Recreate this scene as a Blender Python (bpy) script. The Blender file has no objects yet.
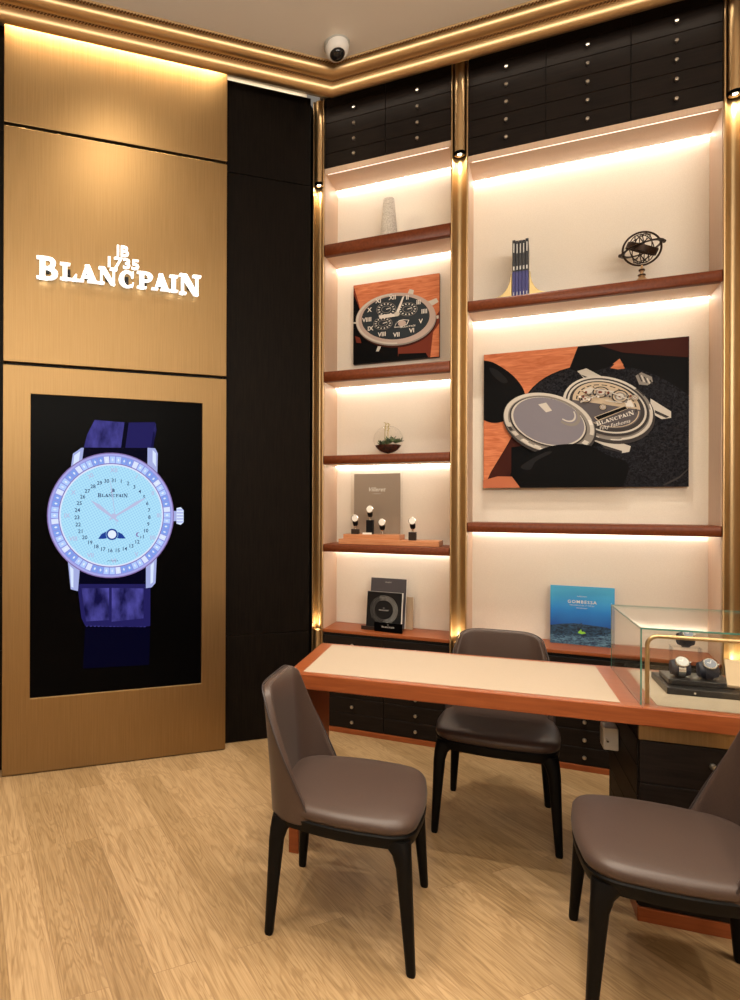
import bpy, math, random
from mathutils import Vector, Matrix
random.seed(7)
C = bpy.context.scene.collection
SC = bpy.context.scene
PI = math.pi
R = math.radians

# ------------------------------------------------------------------ frames
# brand wall frame (x along wall, y into wall), shelf wall frame, desk frame
def frame(angle, d):
    return Matrix.Translation((0, d, 0)) @ Matrix.Rotation(R(angle), 4, 'Z')
FL = frame(18.563, 3.9457)
FR = frame(-25.358, 4.5398)
FD = frame(-20.7, 2.832)

# ------------------------------------------------------------------ mesh builder
class MB:
    def __init__(self):
        self.v = []; self.f = []; self.m = []; self.mats = []; self.mi = 0
    def mat(self, m):
        if m not in self.mats: self.mats.append(m)
        self.mi = self.mats.index(m); return self
    def add(self, vs, fs):
        o = len(self.v); self.v += [tuple(p) for p in vs]
        for f in fs: self.f.append([i + o for i in f]); self.m.append(self.mi)
        return self
    def box(self, x0, x1, y0, y1, z0, z1):
        return self.add([(x0,y0,z0),(x1,y0,z0),(x1,y1,z0),(x0,y1,z0),(x0,y0,z1),(x1,y0,z1),(x1,y1,z1),(x0,y1,z1)],
            [(0,3,2,1),(4,5,6,7),(0,1,5,4),(1,2,6,5),(2,3,7,6),(3,0,4,7)])
    def prism(self, pts, y0, y1):
        # polygon in x,z extruded along y (y0 is the front)
        n = len(pts); a = sum(pts[i][0]*pts[(i+1)%n][1]-pts[(i+1)%n][0]*pts[i][1] for i in range(n))
        if a < 0: pts = pts[::-1]
        vs = [(x,y0,z) for x,z in pts] + [(x,y1,z) for x,z in pts]
        return self.add(vs, [tuple(range(n)), tuple(range(2*n-1,n-1,-1))] + [(i,i+n,(i+1)%n+n,(i+1)%n) for i in range(n)])
    def flat(self, pts, y):
        n = len(pts); a = sum(pts[i][0]*pts[(i+1)%n][1]-pts[(i+1)%n][0]*pts[i][1] for i in range(n))
        if a < 0: pts = pts[::-1]
        return self.add([(x,y,z) for x,z in pts], [tuple(range(n))])
    def poly_z(self, pts, z0, z1):
        n = len(pts)
        vs = [(x,y,z0) for x,y in pts] + [(x,y,z1) for x,y in pts]
        return self.add(vs, [tuple(range(n-1,-1,-1)), tuple(range(n,2*n))] + [(i,(i+1)%n,(i+1)%n+n,i+n) for i in range(n)])
    def rings(self, rs, close=True, caps=True):
        n = len(rs[0]); vs = [p for r in rs for p in r]; fs = []
        for k in range(len(rs)-1):
            for i in range(n if close else n-1):
                j = (i+1) % n
                fs.append((k*n+i, k*n+j, (k+1)*n+j, (k+1)*n+i))
        if caps:
            fs.append(tuple(range(n-1,-1,-1))); fs.append(tuple(range((len(rs)-1)*n, len(rs)*n)))
        return self.add(vs, fs)
    def lathe(self, prof, c=(0,0,0), n=24, caps=True):
        return self.rings([[(c[0]+r*math.cos(2*PI*i/n), c[1]+r*math.sin(2*PI*i/n), c[2]+z) for i in range(n)] for r,z in prof], caps=caps)
    def lathe_y(self, prof, c=(0,0,0), n=16):
        # axis along -y : prof (r, y)
        return self.rings([[(c[0]+r*math.cos(2*PI*i/n), c[1]+y, c[2]+r*math.sin(2*PI*i/n)) for i in range(n)] for r,y in prof])
    def tube(self, path, r, n=10, caps=True, flat=None):
        P = [Vector(p) for p in path]; rs = []
        up = Vector((0,0,1)); prev = None
        for i,p in enumerate(P):
            t = (P[min(i+1,len(P)-1)] - P[max(i-1,0)]).normalized()
            if prev is None:
                a = up.cross(t)
                if a.length < .1: a = Vector((1,0,0)).cross(t)
                a.normalize()
            else:
                a = (prev - t*prev.dot(t)).normalized()
            prev = a; b = t.cross(a)
            rr = r[i] if isinstance(r,(list,tuple)) else r
            fb = 1 if flat is None else flat
            rs.append([p + a*rr*math.cos(2*PI*k/n) + b*rr*fb*math.sin(2*PI*k/n) for k in range(n)])
        return self.rings(rs, caps=caps)
    def torus(self, R0, r, M=Matrix.Identity(4), n=40, m=8, flat=1.0):
        vs=[]; fs=[]
        for i in range(n):
            a=2*PI*i/n
            for k in range(m):
                b=2*PI*k/m
                vs.append(M @ Vector(((R0+r*math.cos(b))*math.cos(a),(R0+r*math.cos(b))*math.sin(a),r*flat*math.sin(b))))
        for i in range(n):
            for k in range(m):
                fs.append((i*m+k,((i+1)%n)*m+k,((i+1)%n)*m+(k+1)%m,i*m+(k+1)%m))
        return self.add(vs,fs)
    def build(self, name, mat=None, parent=None, M=None, smooth=False, bevel=0, seg=2, kind=None):
        me = bpy.data.meshes.new(name); me.from_pydata(self.v, [], self.f)
        for m in (self.mats or [mat]): me.materials.append(m)
        if self.mats:
            for p,i in zip(me.polygons, self.m): p.material_index = i
        me.validate(); me.update()
        if smooth:
            for p in me.polygons: p.use_smooth = True
        o = bpy.data.objects.new(name, me); C.objects.link(o)
        if parent is not None: o.parent = parent
        if M is not None: o.matrix_local = M
        if bevel:
            b = o.modifiers.new('bevel','BEVEL'); b.width=bevel; b.segments=seg; b.limit_method='ANGLE'; b.angle_limit=R(40)
        if smooth == 'auto' or smooth is True:
            try: me.set_sharp_from_angle(angle=R(38))
            except Exception: pass
        if kind: o['kind'] = kind
        return o

def loc(F, s, n, z, rot=0):
    return F @ Matrix.Translation((s,n,z)) @ Matrix.Rotation(rot,4,'Z')
def thing(name, label, cat, M, group=None):
    o = bpy.data.objects.new(name, None); C.objects.link(o); o.matrix_world = M
    o.empty_display_size = .05
    return tag(o, label, cat, group)
def tag(o, label, cat, group=None):
    o['label']=label; o['category']=cat
    if group: o['group']=group
    return o
def copy_tree(o, parent=None):
    c=o.copy(); C.objects.link(c)
    if parent is not None: c.parent=parent
    for ch in list(o.children): copy_tree(ch,c)
    return c
def text_mesh(body, size, bold=0.0, depth=0.0, align='CENTER', space=1.0):
    cu=bpy.data.curves.new('lettering','FONT'); cu.body=body; cu.size=size; cu.offset=bold; cu.extrude=depth
    cu.align_x=align; cu.align_y='CENTER'; cu.space_character=space; cu.resolution_u=2
    o=bpy.data.objects.new('lettering',cu); C.objects.link(o)
    dg=bpy.context.evaluated_depsgraph_get(); dg.update()
    me=bpy.data.meshes.new_from_object(o.evaluated_get(dg))
    vs=[tuple(v.co) for v in me.vertices]; fs=[tuple(p.vertices) for p in me.polygons]
    bpy.data.objects.remove(o); bpy.data.meshes.remove(me); bpy.data.curves.remove(cu)
    return vs,fs
def add_text(mb, body, size, x, y, z, bold=0.0, depth=0.0, shear=0.0, rot=0.0, sx=1.0, align='CENTER', space=1.0):
    vs,fs=text_mesh(body,size,bold,depth,align,space)
    c,s=math.cos(rot),math.sin(rot); out=[]
    for a,b,d in vs:
        a=(a+shear*b)*sx
        out.append((x+a*c-b*s, y-d, z+a*s+b*c))
    mb.add(out,fs)

# ------------------------------------------------------------------ materials
def mat(name, col=(.8,.8,.8), rough=.5, metal=0, coat=0, emit=None, es=1.0, spec=None, trans=0, ior=1.45, sheen=0, aniso=0):
    m=bpy.data.materials.new(name); m.use_nodes=True
    b=m.node_tree.nodes['Principled BSDF']
    b.inputs['Base Color'].default_value=(*col,1); b.inputs['Roughness'].default_value=rough
    b.inputs['Metallic'].default_value=metal; b.inputs['Coat Weight'].default_value=coat
    b.inputs['IOR'].default_value=ior; b.inputs['Transmission Weight'].default_value=trans
    b.inputs['Sheen Weight'].default_value=sheen; b.inputs['Anisotropic'].default_value=aniso
    if spec is not None: b.inputs['Specular IOR Level'].default_value=spec
    if emit: b.inputs['Emission Color'].default_value=(*emit,1); b.inputs['Emission Strength'].default_value=es
    return m
def N(m,t,**kw):
    n=m.node_tree.nodes.new(t)
    for k,v in kw.items():
        if k in ('operation','blend_type','noise_dimensions','bands_direction','wave_type','feature','offset','offset_frequency','data_type','rings_direction'): setattr(n,k,v)
        else: n.inputs[k.replace('_',' ')].default_value=v
    return n
def L(m,a,b): m.node_tree.links.new(a,b)
def bsdf(m): return m.node_tree.nodes['Principled BSDF']
def coords(m, scale=(1,1,1), rot=(0,0,0), out='Object'):
    tc=m.node_tree.nodes.new('ShaderNodeTexCoord'); mp=m.node_tree.nodes.new('ShaderNodeMapping')
    mp.inputs['Scale'].default_value=scale; mp.inputs['Rotation'].default_value=rot
    L(m,tc.outputs[out],mp.inputs['Vector']); return mp.outputs['Vector']
def ramp(m, fac, stops):
    r=m.node_tree.nodes.new('ShaderNodeValToRGB'); e=r.color_ramp.elements
    while len(e)<len(stops): e.new(.5)
    for el,(p,c) in zip(e,stops): el.position=p; el.color=(*c,1)
    L(m,fac,r.inputs['Fac']); return r.outputs['Color']
def bump(m, h, strength=.1, dist=.002):
    b=m.node_tree.nodes.new('ShaderNodeBump'); b.inputs['Strength'].default_value=strength; b.inputs['Distance'].default_value=dist
    L(m,h,b.inputs['Height']); L(m,b.outputs['Normal'],bsdf(m).inputs['Normal'])
def grainy(m, c1, c2, scale=(1,1,1), ns=6, lo=.35, hi=.65, detail=5, bs=0, dist=1.0):
    v=coords(m,scale); n=N(m,'ShaderNodeTexNoise',Scale=ns,Detail=detail,Distortion=dist); L(m,v,n.inputs['Vector'])
    L(m,ramp(m,n.outputs['Fac'],[(lo,c1),(hi,c2)]),bsdf(m).inputs['Base Color'])
    if bs: bump(m,n.outputs['Fac'],bs,.001)
    return n

def brushed(name, c1, c2, rough, scale=(60,60,1.2)):
    m=mat(name,c1,rough,1.0)
    n=grainy(m,c1,c2,scale,3,.3,.7,3,0,0)
    mr=N(m,'ShaderNodeMapRange'); mr.inputs['To Min'].default_value=rough-.05; mr.inputs['To Max'].default_value=rough+.08
    L(m,n.outputs['Fac'],mr.inputs['Value']); L(m,mr.outputs['Result'],bsdf(m).inputs['Roughness'])
    bump(m,n.outputs['Fac'],.25,.0006)
    return m
M_bronze=brushed('brushed_bronze',(.285,.183,.080),(.34,.22,.102),.43)
M_brass=mat('satin_brass',(.58,.40,.21),.40,1.0)
M_channel=brushed('channel_brass',(.42,.30,.16),(.48,.35,.20),.36)
M_steel=mat('polished_steel',(.75,.74,.72),.18,1.0)
M_nickel=mat('brushed_nickel',(.62,.58,.52),.3,1.0)
M_dark=mat('wenge_veneer',(.016,.011,.009),.45,spec=.10)
grainy(M_dark,(.003,.0022,.002),(.010,.007,.005),(30,30,2.0),3,.3,.75,4,.15,.4)
M_drawer=mat('drawer_veneer',(.02,.014,.011),.5,spec=.16)
grainy(M_drawer,(.006,.004,.0032),(.016,.0105,.008),(2.0,30,34),3,.3,.75,4,.12,.4)
M_gap=mat('black_gap',(.003,.003,.003),.7)
M_cream=mat('cream_fabric_panel',(.80,.70,.57),.75)
_n=grainy(M_cream,(.82,.76,.66),(.87,.81,.71),(1,1,1),180,.3,.7,2,.05,0)
M_peach=mat('peach_laminate',(.66,.48,.35),.5)
grainy(M_peach,(.64,.46,.33),(.69,.505,.375),(40,40,1.5),3,.3,.7,3,0,0)
M_shelf=mat('chestnut_leather',(.15,.035,.012),.35,spec=.3)
grainy(M_shelf,(.125,.028,.008),(.165,.040,.012),(1,1,1),60,.3,.7,3,.06,0)
M_wood=mat('orange_cherry',(.40,.12,.04),.32,spec=.4)
grainy(M_wood,(.22,.052,.014),(.31,.084,.025),(1.6,22,22),3,.3,.72,5,.04,.6)
M_tray=mat('tray_wood',(.55,.24,.11),.4)
grainy(M_tray,(.47,.19,.08),(.62,.29,.14),(3,40,40),3,.3,.72,5,0,.6)
M_pad=mat('cream_leather_pad',(.62,.48,.35),.6)
grainy(M_pad,(.39,.31,.225),(.44,.35,.265),(1,1,1),300,.3,.7,3,.06,0)
M_seat=mat('brown_leather',(.085,.050,.040),.40,sheen=.05)
grainy(M_seat,(.050,.030,.023),(.061,.037,.029),(1,1,1),250,.3,.7,3,.05,0)
M_frame=mat('black_stained_ash',(.0035,.0032,.0032),.45,spec=.14)
M_pipe=mat('dark_piping',(.03,.022,.022),.4)
M_ceil=mat('ceiling_paint',(.86,.80,.72),.85)
M_wallp=mat('wall_paint',(.62,.52,.40),.8)
M_white=mat('white_plastic',(.82,.81,.78),.45)
M_grey=mat('grey_plastic',(.45,.45,.42),.5)
M_blackgloss=mat('gloss_black',(.0012,.0012,.0015),.3,spec=.04)
M_black=mat('matt_black',(.006,.006,.007),.5,spec=.15)
M_led=mat('led_strip',(1,1,1),.5,emit=(1,.91,.79),es=24)
M_ledfront=mat('led_strip_front',(1,1,1),.5,emit=(1,.82,.66),es=1.3)
M_bulb=mat('spot_lens',(1,1,1),.5,emit=(1,.85,.6),es=12)
M_sign=mat('lit_letters',(1,1,1),.5,emit=(1,.98,.94),es=1.05)
M_paper=mat('paper_white',(.85,.84,.8),.6)
M_glassdark=mat('dome_glass',(.01,.01,.012),.05)

def glass(name, tint=(1,1,1), refl=1.0):
    m=bpy.data.materials.new(name); m.use_nodes=True; nt=m.node_tree; nt.nodes.clear()
    o=nt.nodes.new('ShaderNodeOutputMaterial'); mx=nt.nodes.new('ShaderNodeMixShader'); tr=nt.nodes.new('ShaderNodeBsdfTransparent')
    gl=nt.nodes.new('ShaderNodeBsdfGlossy'); fr=nt.nodes.new('ShaderNodeLayerWeight'); fr.inputs['Blend'].default_value=.5
    pw=nt.nodes.new('ShaderNodeMath'); pw.operation='POWER'; pw.inputs[1].default_value=4.5; nt.links.new(fr.outputs['Facing'],pw.inputs[0])
    mu=nt.nodes.new('ShaderNodeMath'); mu.operation='MULTIPLY_ADD'; mu.inputs[1].default_value=.9*refl; mu.inputs[2].default_value=.035*refl
    tr.inputs['Color'].default_value=(*tint,1); gl.inputs['Roughness'].default_value=.01
    nt.links.new(pw.outputs[0],mu.inputs[0]); nt.links.new(mu.outputs[0],mx.inputs[0]); nt.links.new(tr.outputs[0],mx.inputs[1]); nt.links.new(gl.outputs[0],mx.inputs[2]); nt.links.new(mx.outputs[0],o.inputs[0])
    return m
M_glass=glass('clear_glass',(.975,.99,.98))
M_acryl=glass('clear_acrylic',(.985,.985,.98),.6)
M_edge=mat('glass_edge',(.10,.32,.26),.15,trans=.4)

# floor: oak planks
M_floor=mat('oak_planks',(.6,.42,.25),.42)
def make_floor():
    m=M_floor; v=coords(m,(1,1,1),(0,0,R(66.4)))
    br=m.node_tree.nodes.new('ShaderNodeTexBrick'); br.offset=.37; br.offset_frequency=2; br.squash=1
    for k,val in {'Scale':1,'Brick Width':1.45,'Row Height':.142,'Mortar Size':.0012,'Mortar Smooth':.3,'Bias':0.0}.items(): br.inputs[k].default_value=val
    br.inputs['Color1'].default_value=(0,0,0,1); br.inputs['Color2'].default_value=(1,1,1,1); br.inputs['Mortar'].default_value=(.5,.5,.5,1)
    L(m,v,br.inputs['Vector'])
    base=ramp(m,br.outputs['Color'],[(0,(.34,.220,.105)),(.5,(.42,.280,.142)),(1,(.48,.325,.172))])
    # grain, offset per plank
    cx=m.node_tree.nodes.new('ShaderNodeVectorMath'); cx.operation='MULTIPLY_ADD'; L(m,br.outputs['Color'],cx.inputs[0]); cx.inputs[1].default_value=(17,31,9); L(m,v,cx.inputs[2])
    mp=m.node_tree.nodes.new('ShaderNodeMapping'); mp.inputs['Scale'].default_value=(1.1,9,1); L(m,cx.outputs[0],mp.inputs['Vector'])
    n1=N(m,'ShaderNodeTexNoise',Scale=1.6,Detail=3,Distortion=.8); L(m,mp.outputs[0],n1.inputs['Vector'])
    w=m.node_tree.nodes.new('ShaderNodeMath'); w.operation='MULTIPLY'; w.inputs[1].default_value=60; L(m,n1.outputs['Fac'],w.inputs[0])
    sn=m.node_tree.nodes.new('ShaderNodeMath'); sn.operation='SINE'; L(m,w.outputs[0],sn.inputs[0])
    mp2=m.node_tree.nodes.new('ShaderNodeMapping'); mp2.inputs['Scale'].default_value=(5,170,1); L(m,cx.outputs[0],mp2.inputs['Vector'])
    n2=N(m,'ShaderNodeTexNoise',Scale=1,Detail=4,Distortion=.3); L(m,mp2.outputs[0],n2.inputs['Vector'])
    def mul(c,fac,a,b,strength):
        mx=m.node_tree.nodes.new('ShaderNodeMix'); mx.data_type='RGBA'; mx.blend_type='MULTIPLY'; mx.inputs['Factor'].default_value=strength
        L(m,c,mx.inputs['A']); L(m,ramp(m,fac,[(a,(.62,.56,.48)),(b,(1.0,1,1))]),mx.inputs['B']); return mx.outputs['Result']
    mr=N(m,'ShaderNodeMapRange'); mr.inputs['From Min'].default_value=-1; L(m,sn.outputs[0],mr.inputs['Value'])
    c=mul(base,mr.outputs['Result'],0,.6,.5); c=mul(c,n2.outputs['Fac'],.35,.6,.58)
    c2=m.node_tree.nodes.new('ShaderNodeMix'); c2.data_type='RGBA'; L(m,br.outputs['Fac'],c2.inputs['Factor']); L(m,c,c2.inputs['A']); c2.inputs['B'].default_value=(.26,.16,.08,1)
    L(m,c2.outputs['Result'],bsdf(m).inputs['Base Color']); bump(m,n2.outputs['Fac'],.12,.001)
make_floor()

# ------------------------------------------------------------------ setting
CEIL=4.225
def isect(nl, nr):
    a=FL@Vector((0,nl,0)); b=FL@Vector((1,nl,0)); c=FR@Vector((0,nr,0)); d=FR@Vector((1,nr,0))
    u=b-a; w=d-c; den=u.x*w.y-u.y*w.x; t=((c.x-a.x)*w.y-(c.y-a.y)*w.x)/den
    return a+u*t
fl=MB(); pts=[(-4.2,-3.2),(5.2,-3.2),(5.2,3.2)]
outline=[FL@Vector((-3.2,.16,0)), Vector((-3.4,-3.2,0)), Vector((4.9,-3.2,0)), FR@Vector((5.0,.34,0)), FR@Vector((.45,.34,0)), FL@Vector((.6,.16,0))]
xy=[(p.x,p.y) for p in outline]
MB().poly_z(xy,-.05,0).build('floor',M_floor,kind='structure')
MB().poly_z(xy,CEIL,CEIL+.05).build('ceiling',M_ceil,kind='structure')
MB().box(-3.3,.50,.16,.26,0,CEIL).build('wall_left',M_gap,M=FL,kind='structure')
MB().box(.42,5.1,.34,.44,0,CEIL).build('wall_back',M_wallp,M=FR,kind='structure')
p0,p1,p2=outline[0],outline[1],outline[2]; p3=outline[3]
def vwall(name,a,b,m,out):
    d=(b-a).normalized(); nrm=Vector((-d.y,d.x,0))*out*.1
    MB().poly_z([(a.x,a.y),(b.x,b.y),(b.x+nrm.x,b.y+nrm.y),(a.x+nrm.x,a.y+nrm.y)],0,CEIL).build(name,m,kind='structure')
vwall('wall_far_left',p0,p1,M_wallp,-1); vwall('wall_behind',p1,p2,M_wallp,-1); vwall('wall_right',p2,p3,M_wallp,-1)

MB().box(-.098,.50,.150,.160,4.166,4.2249).build('trim_cove_board',M_cream,M=FL,kind='structure')
MB().box(.485,.512,-.05,.34,0,4.19).build('wall_return',M_dark,M=FR,kind='structure')
# crown moulding: profile (projection, height)
prof=[(-.02,4.2251),(-.02,4.192),(.046,4.190),(.047,4.094),(.054,4.088),(.066,4.088),(.080,4.093),(.092,4.102),(.101,4.116),(.105,4.132),(.104,4.148),(.111,4.150),(.112,4.158),
      (.122,4.152),(.138,4.152),(.155,4.157),(.168,4.166),(.177,4.180),(.180,4.196),(.178,4.208),(.188,4.211),(.190,4.2251)]
cm=MB(); rows=[]
for p,z in prof:
    a=FL@Vector((-3.1,-p,z)); c=isect(-p,-p-.12); c.z=z; e=FR@Vector((4.7,-p-.12,z)); rows.append([a,c,e])
cm.rings(rows,close=False,caps=False)
o=cm.build('trim_crown_moulding',M_brass,kind='structure',smooth=True)
o.data.set_sharp_from_angle(angle=R(50))
# rope bead under the ceiling and in the groove
for nm,(p,z,r) in {'trim_rope_bead_upper':(.186,4.209,.006),'trim_rope_bead_lower':(.113,4.150,.005)}.items():
    mb=MB()
    for A,B in ((FL@Vector((-2.2,-p,z)),None),(None,FR@Vector((3.6,-p-.12,z)))):
        c=isect(-p,-p-.12); c.z=z; a,b=(A,c) if A is not None else (c,B)
        n=int((b-a).length/.018); d=(b-a)/n
        for i in range(n):
            q=a+d*i; w=d.normalized()
            side=Vector((0,0,1))
            mb.tube([q-side*r*.9, q+d*.75+side*r*.9], r*.8, n=5, caps=False)
    mb.build(nm,mat('rope_bead_metal',(.16,.08,.03),.5,.8),kind='structure')

# ------------------------------------------------------------------ brand wall
T=thing('bronze_wall_panel','tall brushed bronze wall cladding behind the lit letters and around the display','wall panel',FL)
MB().box(-1.378,-.098,0,.1,3.594,4.189).build('upper_panel',M_bronze,T,bevel=.003)
MB().box(-1.378,-.098,0,.1,2.282,3.576).build('middle_panel',M_bronze,T,bevel=.003)
def holed(x0,x1,z0,z1,a0,a1,b0,b1,y0,y1):
    mb=MB(); o=[(x0,z0),(x1,z0),(x1,z1),(x0,z1)]; i=[(a0,b0),(a1,b0),(a1,b1),(a0,b1)]
    vs=[(x,y,z) for y in (y0,y1) for x,z in o+i]
    fs=[]
    for k in range(4):
        j=(k+1)%4
        fs+=[(k,j,4+j,4+k),(8+j,8+k,12+k,12+j),(j,k,8+k,8+j),(4+k,4+j,12+j,12+k)]
    return mb.add(vs,fs)
holed(-1.378,-.098,.006,2.264,-1.233,-.25,.42,2.11,0,.1).build('lower_panel',M_bronze,T,bevel=.003)
MB().box(-1.36,-.115,.03,.1,.0,4.13).build('backing',M_gap,T)

def dark_panel(s0,s1,joints,label):
    T=thing('dark_wall_panel',label,'wall panel',FL)
    for a,b in zip(joints[:-1],joints[1:]):
        MB().box(s0,s1,.1,.16,a+.002,b-.002).build('panel',M_dark,T,bevel=.002)
dark_panel(-.16,.506,[0.002,.675,3.587,4.165],'tall black wood wall panel between the bronze cladding and the first brass column')
dark_panel(-3.1,-1.30,[0.002,.675,3.587,4.165],'black wood wall panel at the very left edge beyond the bronze cladding')

# sign letters: bold serif capitals from polygons
def arcstrip(cx,cz,ro,rz,ri,rzi,a0,a1,n=16,dxi=0):
    out=[]
    for i in range(n):
        t0=R(a0+(a1-a0)*i/n); t1=R(a0+(a1-a0)*(i+1)/n)
        out.append([(cx+ro*math.cos(t0),cz+rz*math.sin(t0)),(cx+ro*math.cos(t1),cz+rz*math.sin(t1)),(cx+dxi+ri*math.cos(t1),cz+rzi*math.sin(t1)),(cx+dxi+ri*math.cos(t0),cz+rzi*math.sin(t0))])
    return out
def rect(a,b,c,d): return [(a,c),(b,c),(b,d),(a,d)]
GL={
 'B':[rect(.14,.40,0,1),rect(.0,.50,0,.10),rect(.0,.50,.90,1),rect(.3,.55,.46,.56)]+arcstrip(.55,.75,.33,.25,.10,.15,-90,90)+arcstrip(.55,.27,.43,.28,.16,.17,-90,90)+[rect(.3,.56,.0,.10),rect(.3,.56,.90,1)],
 'L':[rect(.16,.42,0,1),rect(.0,.60,.90,1),rect(.0,.86,0,.11),[(.78,.0),(.98,.0),(1.0,.38),(.90,.38),(.74,.11)]],
 'A':[[(.44,1),(.62,1),(.30,.08),(.18,.08)],[(.40,1),(.62,1),(.95,.08),(.62,.08)],rect(.28,.76,.26,.36),rect(.0,.36,0,.10),rect(.52,1.06,0,.10)],
 'N':[rect(.10,.20,0,.95),rect(.80,.90,.0,1),[(.02,1),(.34,1),(.92,.0),(.70,.0),(.10,.92)],rect(.0,.32,0,.10),rect(.64,1.04,.90,1),rect(.0,.30,.90,1)],
 'C':arcstrip(.52,.5,.50,.52,.24,.41,52,308,24,.03)+[[(.80,.62),(.90,.62),(.90,1.0),(.82,.98),(.74,.86)],[(.78,.12),(.86,.02),(.92,.30),(.84,.32)]],
 'P':[rect(.16,.42,0,1),rect(.0,.58,0,.10),rect(.0,.55,.90,1),rect(.3,.55,.42,.52)]+arcstrip(.55,.71,.42,.29,.15,.19,-90,90),
 'I':[rect(.28,.72,0,1),rect(.0,1.0,0,.10),rect(.0,1.0,.90,1)],
}
WORD=[('B',-1.206,-1.085,2.742,2.864),('L',-1.081,-.986,2.750,2.843),('A',-.993,-.872,2.750,2.845),('N',-.870,-.766,2.750,2.845),('C',-.758,-.660,2.746,2.838),
      ('P',-.652,-.555,2.750,2.845),('A',-.568,-.460,2.750,2.845),('I',-.462,-.410,2.750,2.845),('N',-.402,-.272,2.742,2.861)]
def serif(mb,ch,x0,x1,z0,z1,y0,y1=None):
    for P in GL[ch]:
        q=[(x0+a*(x1-x0)*.96,z0+b*(z1-z0)) for a,b in P]
        if y1 is None: mb.flat(q,y0)
        else: mb.prism(q,y0,y1)
def wordmark(mb,cx,cz,w,y,y1=None):
    k=w/.934
    for ch,a,b,c,d in WORD: serif(mb,ch,cx+(a+.739)*k,cx+(b+.739)*k,cz+(c-2.80)*k,cz+(d-2.80)*k,y,y1)
SG=thing('illuminated_sign','glowing white letters BLANCPAIN with small JB 1735 above, on the bronze wall','sign',loc(FL,-.739,-.05,2.75))
M0=loc(Matrix.Identity(4),.739,.05,-2.75)
for ch,a,b,c,d in WORD:
    mb=MB(); serif(mb,ch,a,b,c,d,-.05,-.022); mb.build('letter',M_sign,SG,M=M0)
for txt,cx,cz,h in (('JB',-.737,2.946,.086),('1735',-.737,2.877,.080)):
    mb=MB(); add_text(mb,txt,h,cx,-.04,cz,bold=.0018,depth=.006,sx=1.05 if txt=='JB' else 1.25); mb.build('letter' if txt=='JB' else 'numerals',M_sign,SG,M=M0)
for ch,a,b,c,d in WORD: MB().box((a+b)/2-.01,(a+b)/2+.01,-.0215,.0,(c+d)/2-.02,(c+d)/2+.02).build('standoff',M_gap,SG,M=M0)

# display screen with the watch film on it
def emat(name,c,s=1.0):
    return mat(name,(0,0,0),.4,emit=c,es=s,spec=.03)
SCR=thing('display_screen','tall black video display showing a blue lit diamond bezel watch','screen',loc(FL,-.7415,.02,.42))
M1=loc(Matrix.Identity(4),.7415,-.02,-.42)
MB().box(-1.2328,-.2502,.012,.06,.4202,2.1098).build('display_body',M_blackgloss,SCR,M=M1)
E_case=emat('screen_case',(.42,.42,.85),.95); E_bez=emat('screen_bezel',(.30,.33,.85),.9); E_gem=emat('screen_gems',(.45,.62,1.0),1.0); E_gem2=emat('screen_gems_pale',(.72,.80,1.0),1.0)
E_gem3=emat('screen_gems_deep',(.22,.36,.85),1.0); E_dial=emat('screen_dial',(.36,.66,.95),1.0); E_ink=emat('screen_ink',(.02,.03,.12),1); E_hand=emat('screen_hands',(.55,.58,.85),.9); E_rose=emat('screen_rose',(.30,.20,.50),.8)
E_strap=emat('screen_strap',(.016,.013,.10),1); E_strap2=emat('screen_strap_light',(.10,.09,.42),1); E_strap3=emat('screen_strap_dark',(.001,.001,.010),1); E_white=emat('screen_white',(.8,.88,1),1)
E_moon=emat('screen_moon',(.015,.05,.30),1); E_lug=emat('screen_lug',(.40,.45,.80),.95); E_lug2=emat('screen_lug_shine',(.70,.80,1.0),1)
# dial dot pattern
nt=E_dial; v=coords(nt,(70,1,70),(0,R(28),0)); vo=nt.node_tree.nodes.new('ShaderNodeTexVoronoi'); vo.inputs['Randomness'].default_value=0; vo.inputs['Scale'].default_value=1; L(nt,v,vo.inputs['Vector'])
L(nt,ramp(nt,vo.outputs['Distance'],[(.20,(.33,.64,.90)),(.55,(.46,.80,.98))]),bsdf(nt).inputs['Emission Color'])
# strap gradient print
nt=E_strap2; v=coords(nt,(6,1,3)); nz=N(nt,'ShaderNodeTexNoise',Scale=2.0,Detail=5); L(nt,v,nz.inputs['Vector'])
L(nt,ramp(nt,nz.outputs['Fac'],[(.35,(.006,.005,.05)),(.7,(.09,.08,.40))]),bsdf(nt).inputs['Emission Color'])
im=MB(); W0=(-.783,1.435); yy=[.0118]
def lay(): yy[0]-=.00022; return yy[0]
def circ(mb,cx,cz,rx,rz,y,n=64,a0=0): mb.flat([(cx+rx*math.cos(a0+2*PI*i/n),cz+rz*math.sin(a0+2*PI*i/n)) for i in range(n)],y)
im.mat(E_strap2).flat([(-.945,1.822),(-.926,1.898),(-.885,1.982),(-.70,1.975),(-.72,1.825)],lay())
im.mat(E_strap).flat([(-.72,1.825),(-.70,1.975),(-.537,1.984),(-.526,1.942),(-.55,1.83)],lay())
im.mat(E_strap3).flat([(-.735,1.825),(-.715,1.975),(-.69,1.975),(-.71,1.825)],lay())
im.mat(E_strap2).flat([(-.56,1.83),(-.538,1.98),(-.53,1.975),(-.545,1.83)],lay())
im.mat(E_strap3).flat([(-.965,1.74),(-.95,1.822),(-.55,1.832),(-.56,1.70)],lay())
im.mat(E_strap).flat([(-.985,1.10),(-.56,1.10),(-.56,.782),(-.66,.776),(-.934,.805),(-.955,.85)],lay())
im.mat(E_strap2).flat([(-.955,1.02),(-.80,1.015),(-.80,.83),(-.93,.83)],lay())
im.mat(E_strap2).flat([(-.785,1.015),(-.60,1.005),(-.60,.83),(-.785,.82)],lay())
im.mat(E_strap3).flat([(-.98,1.12),(-.58,1.12),(-.58,1.03),(-.98,1.045)],lay())
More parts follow.
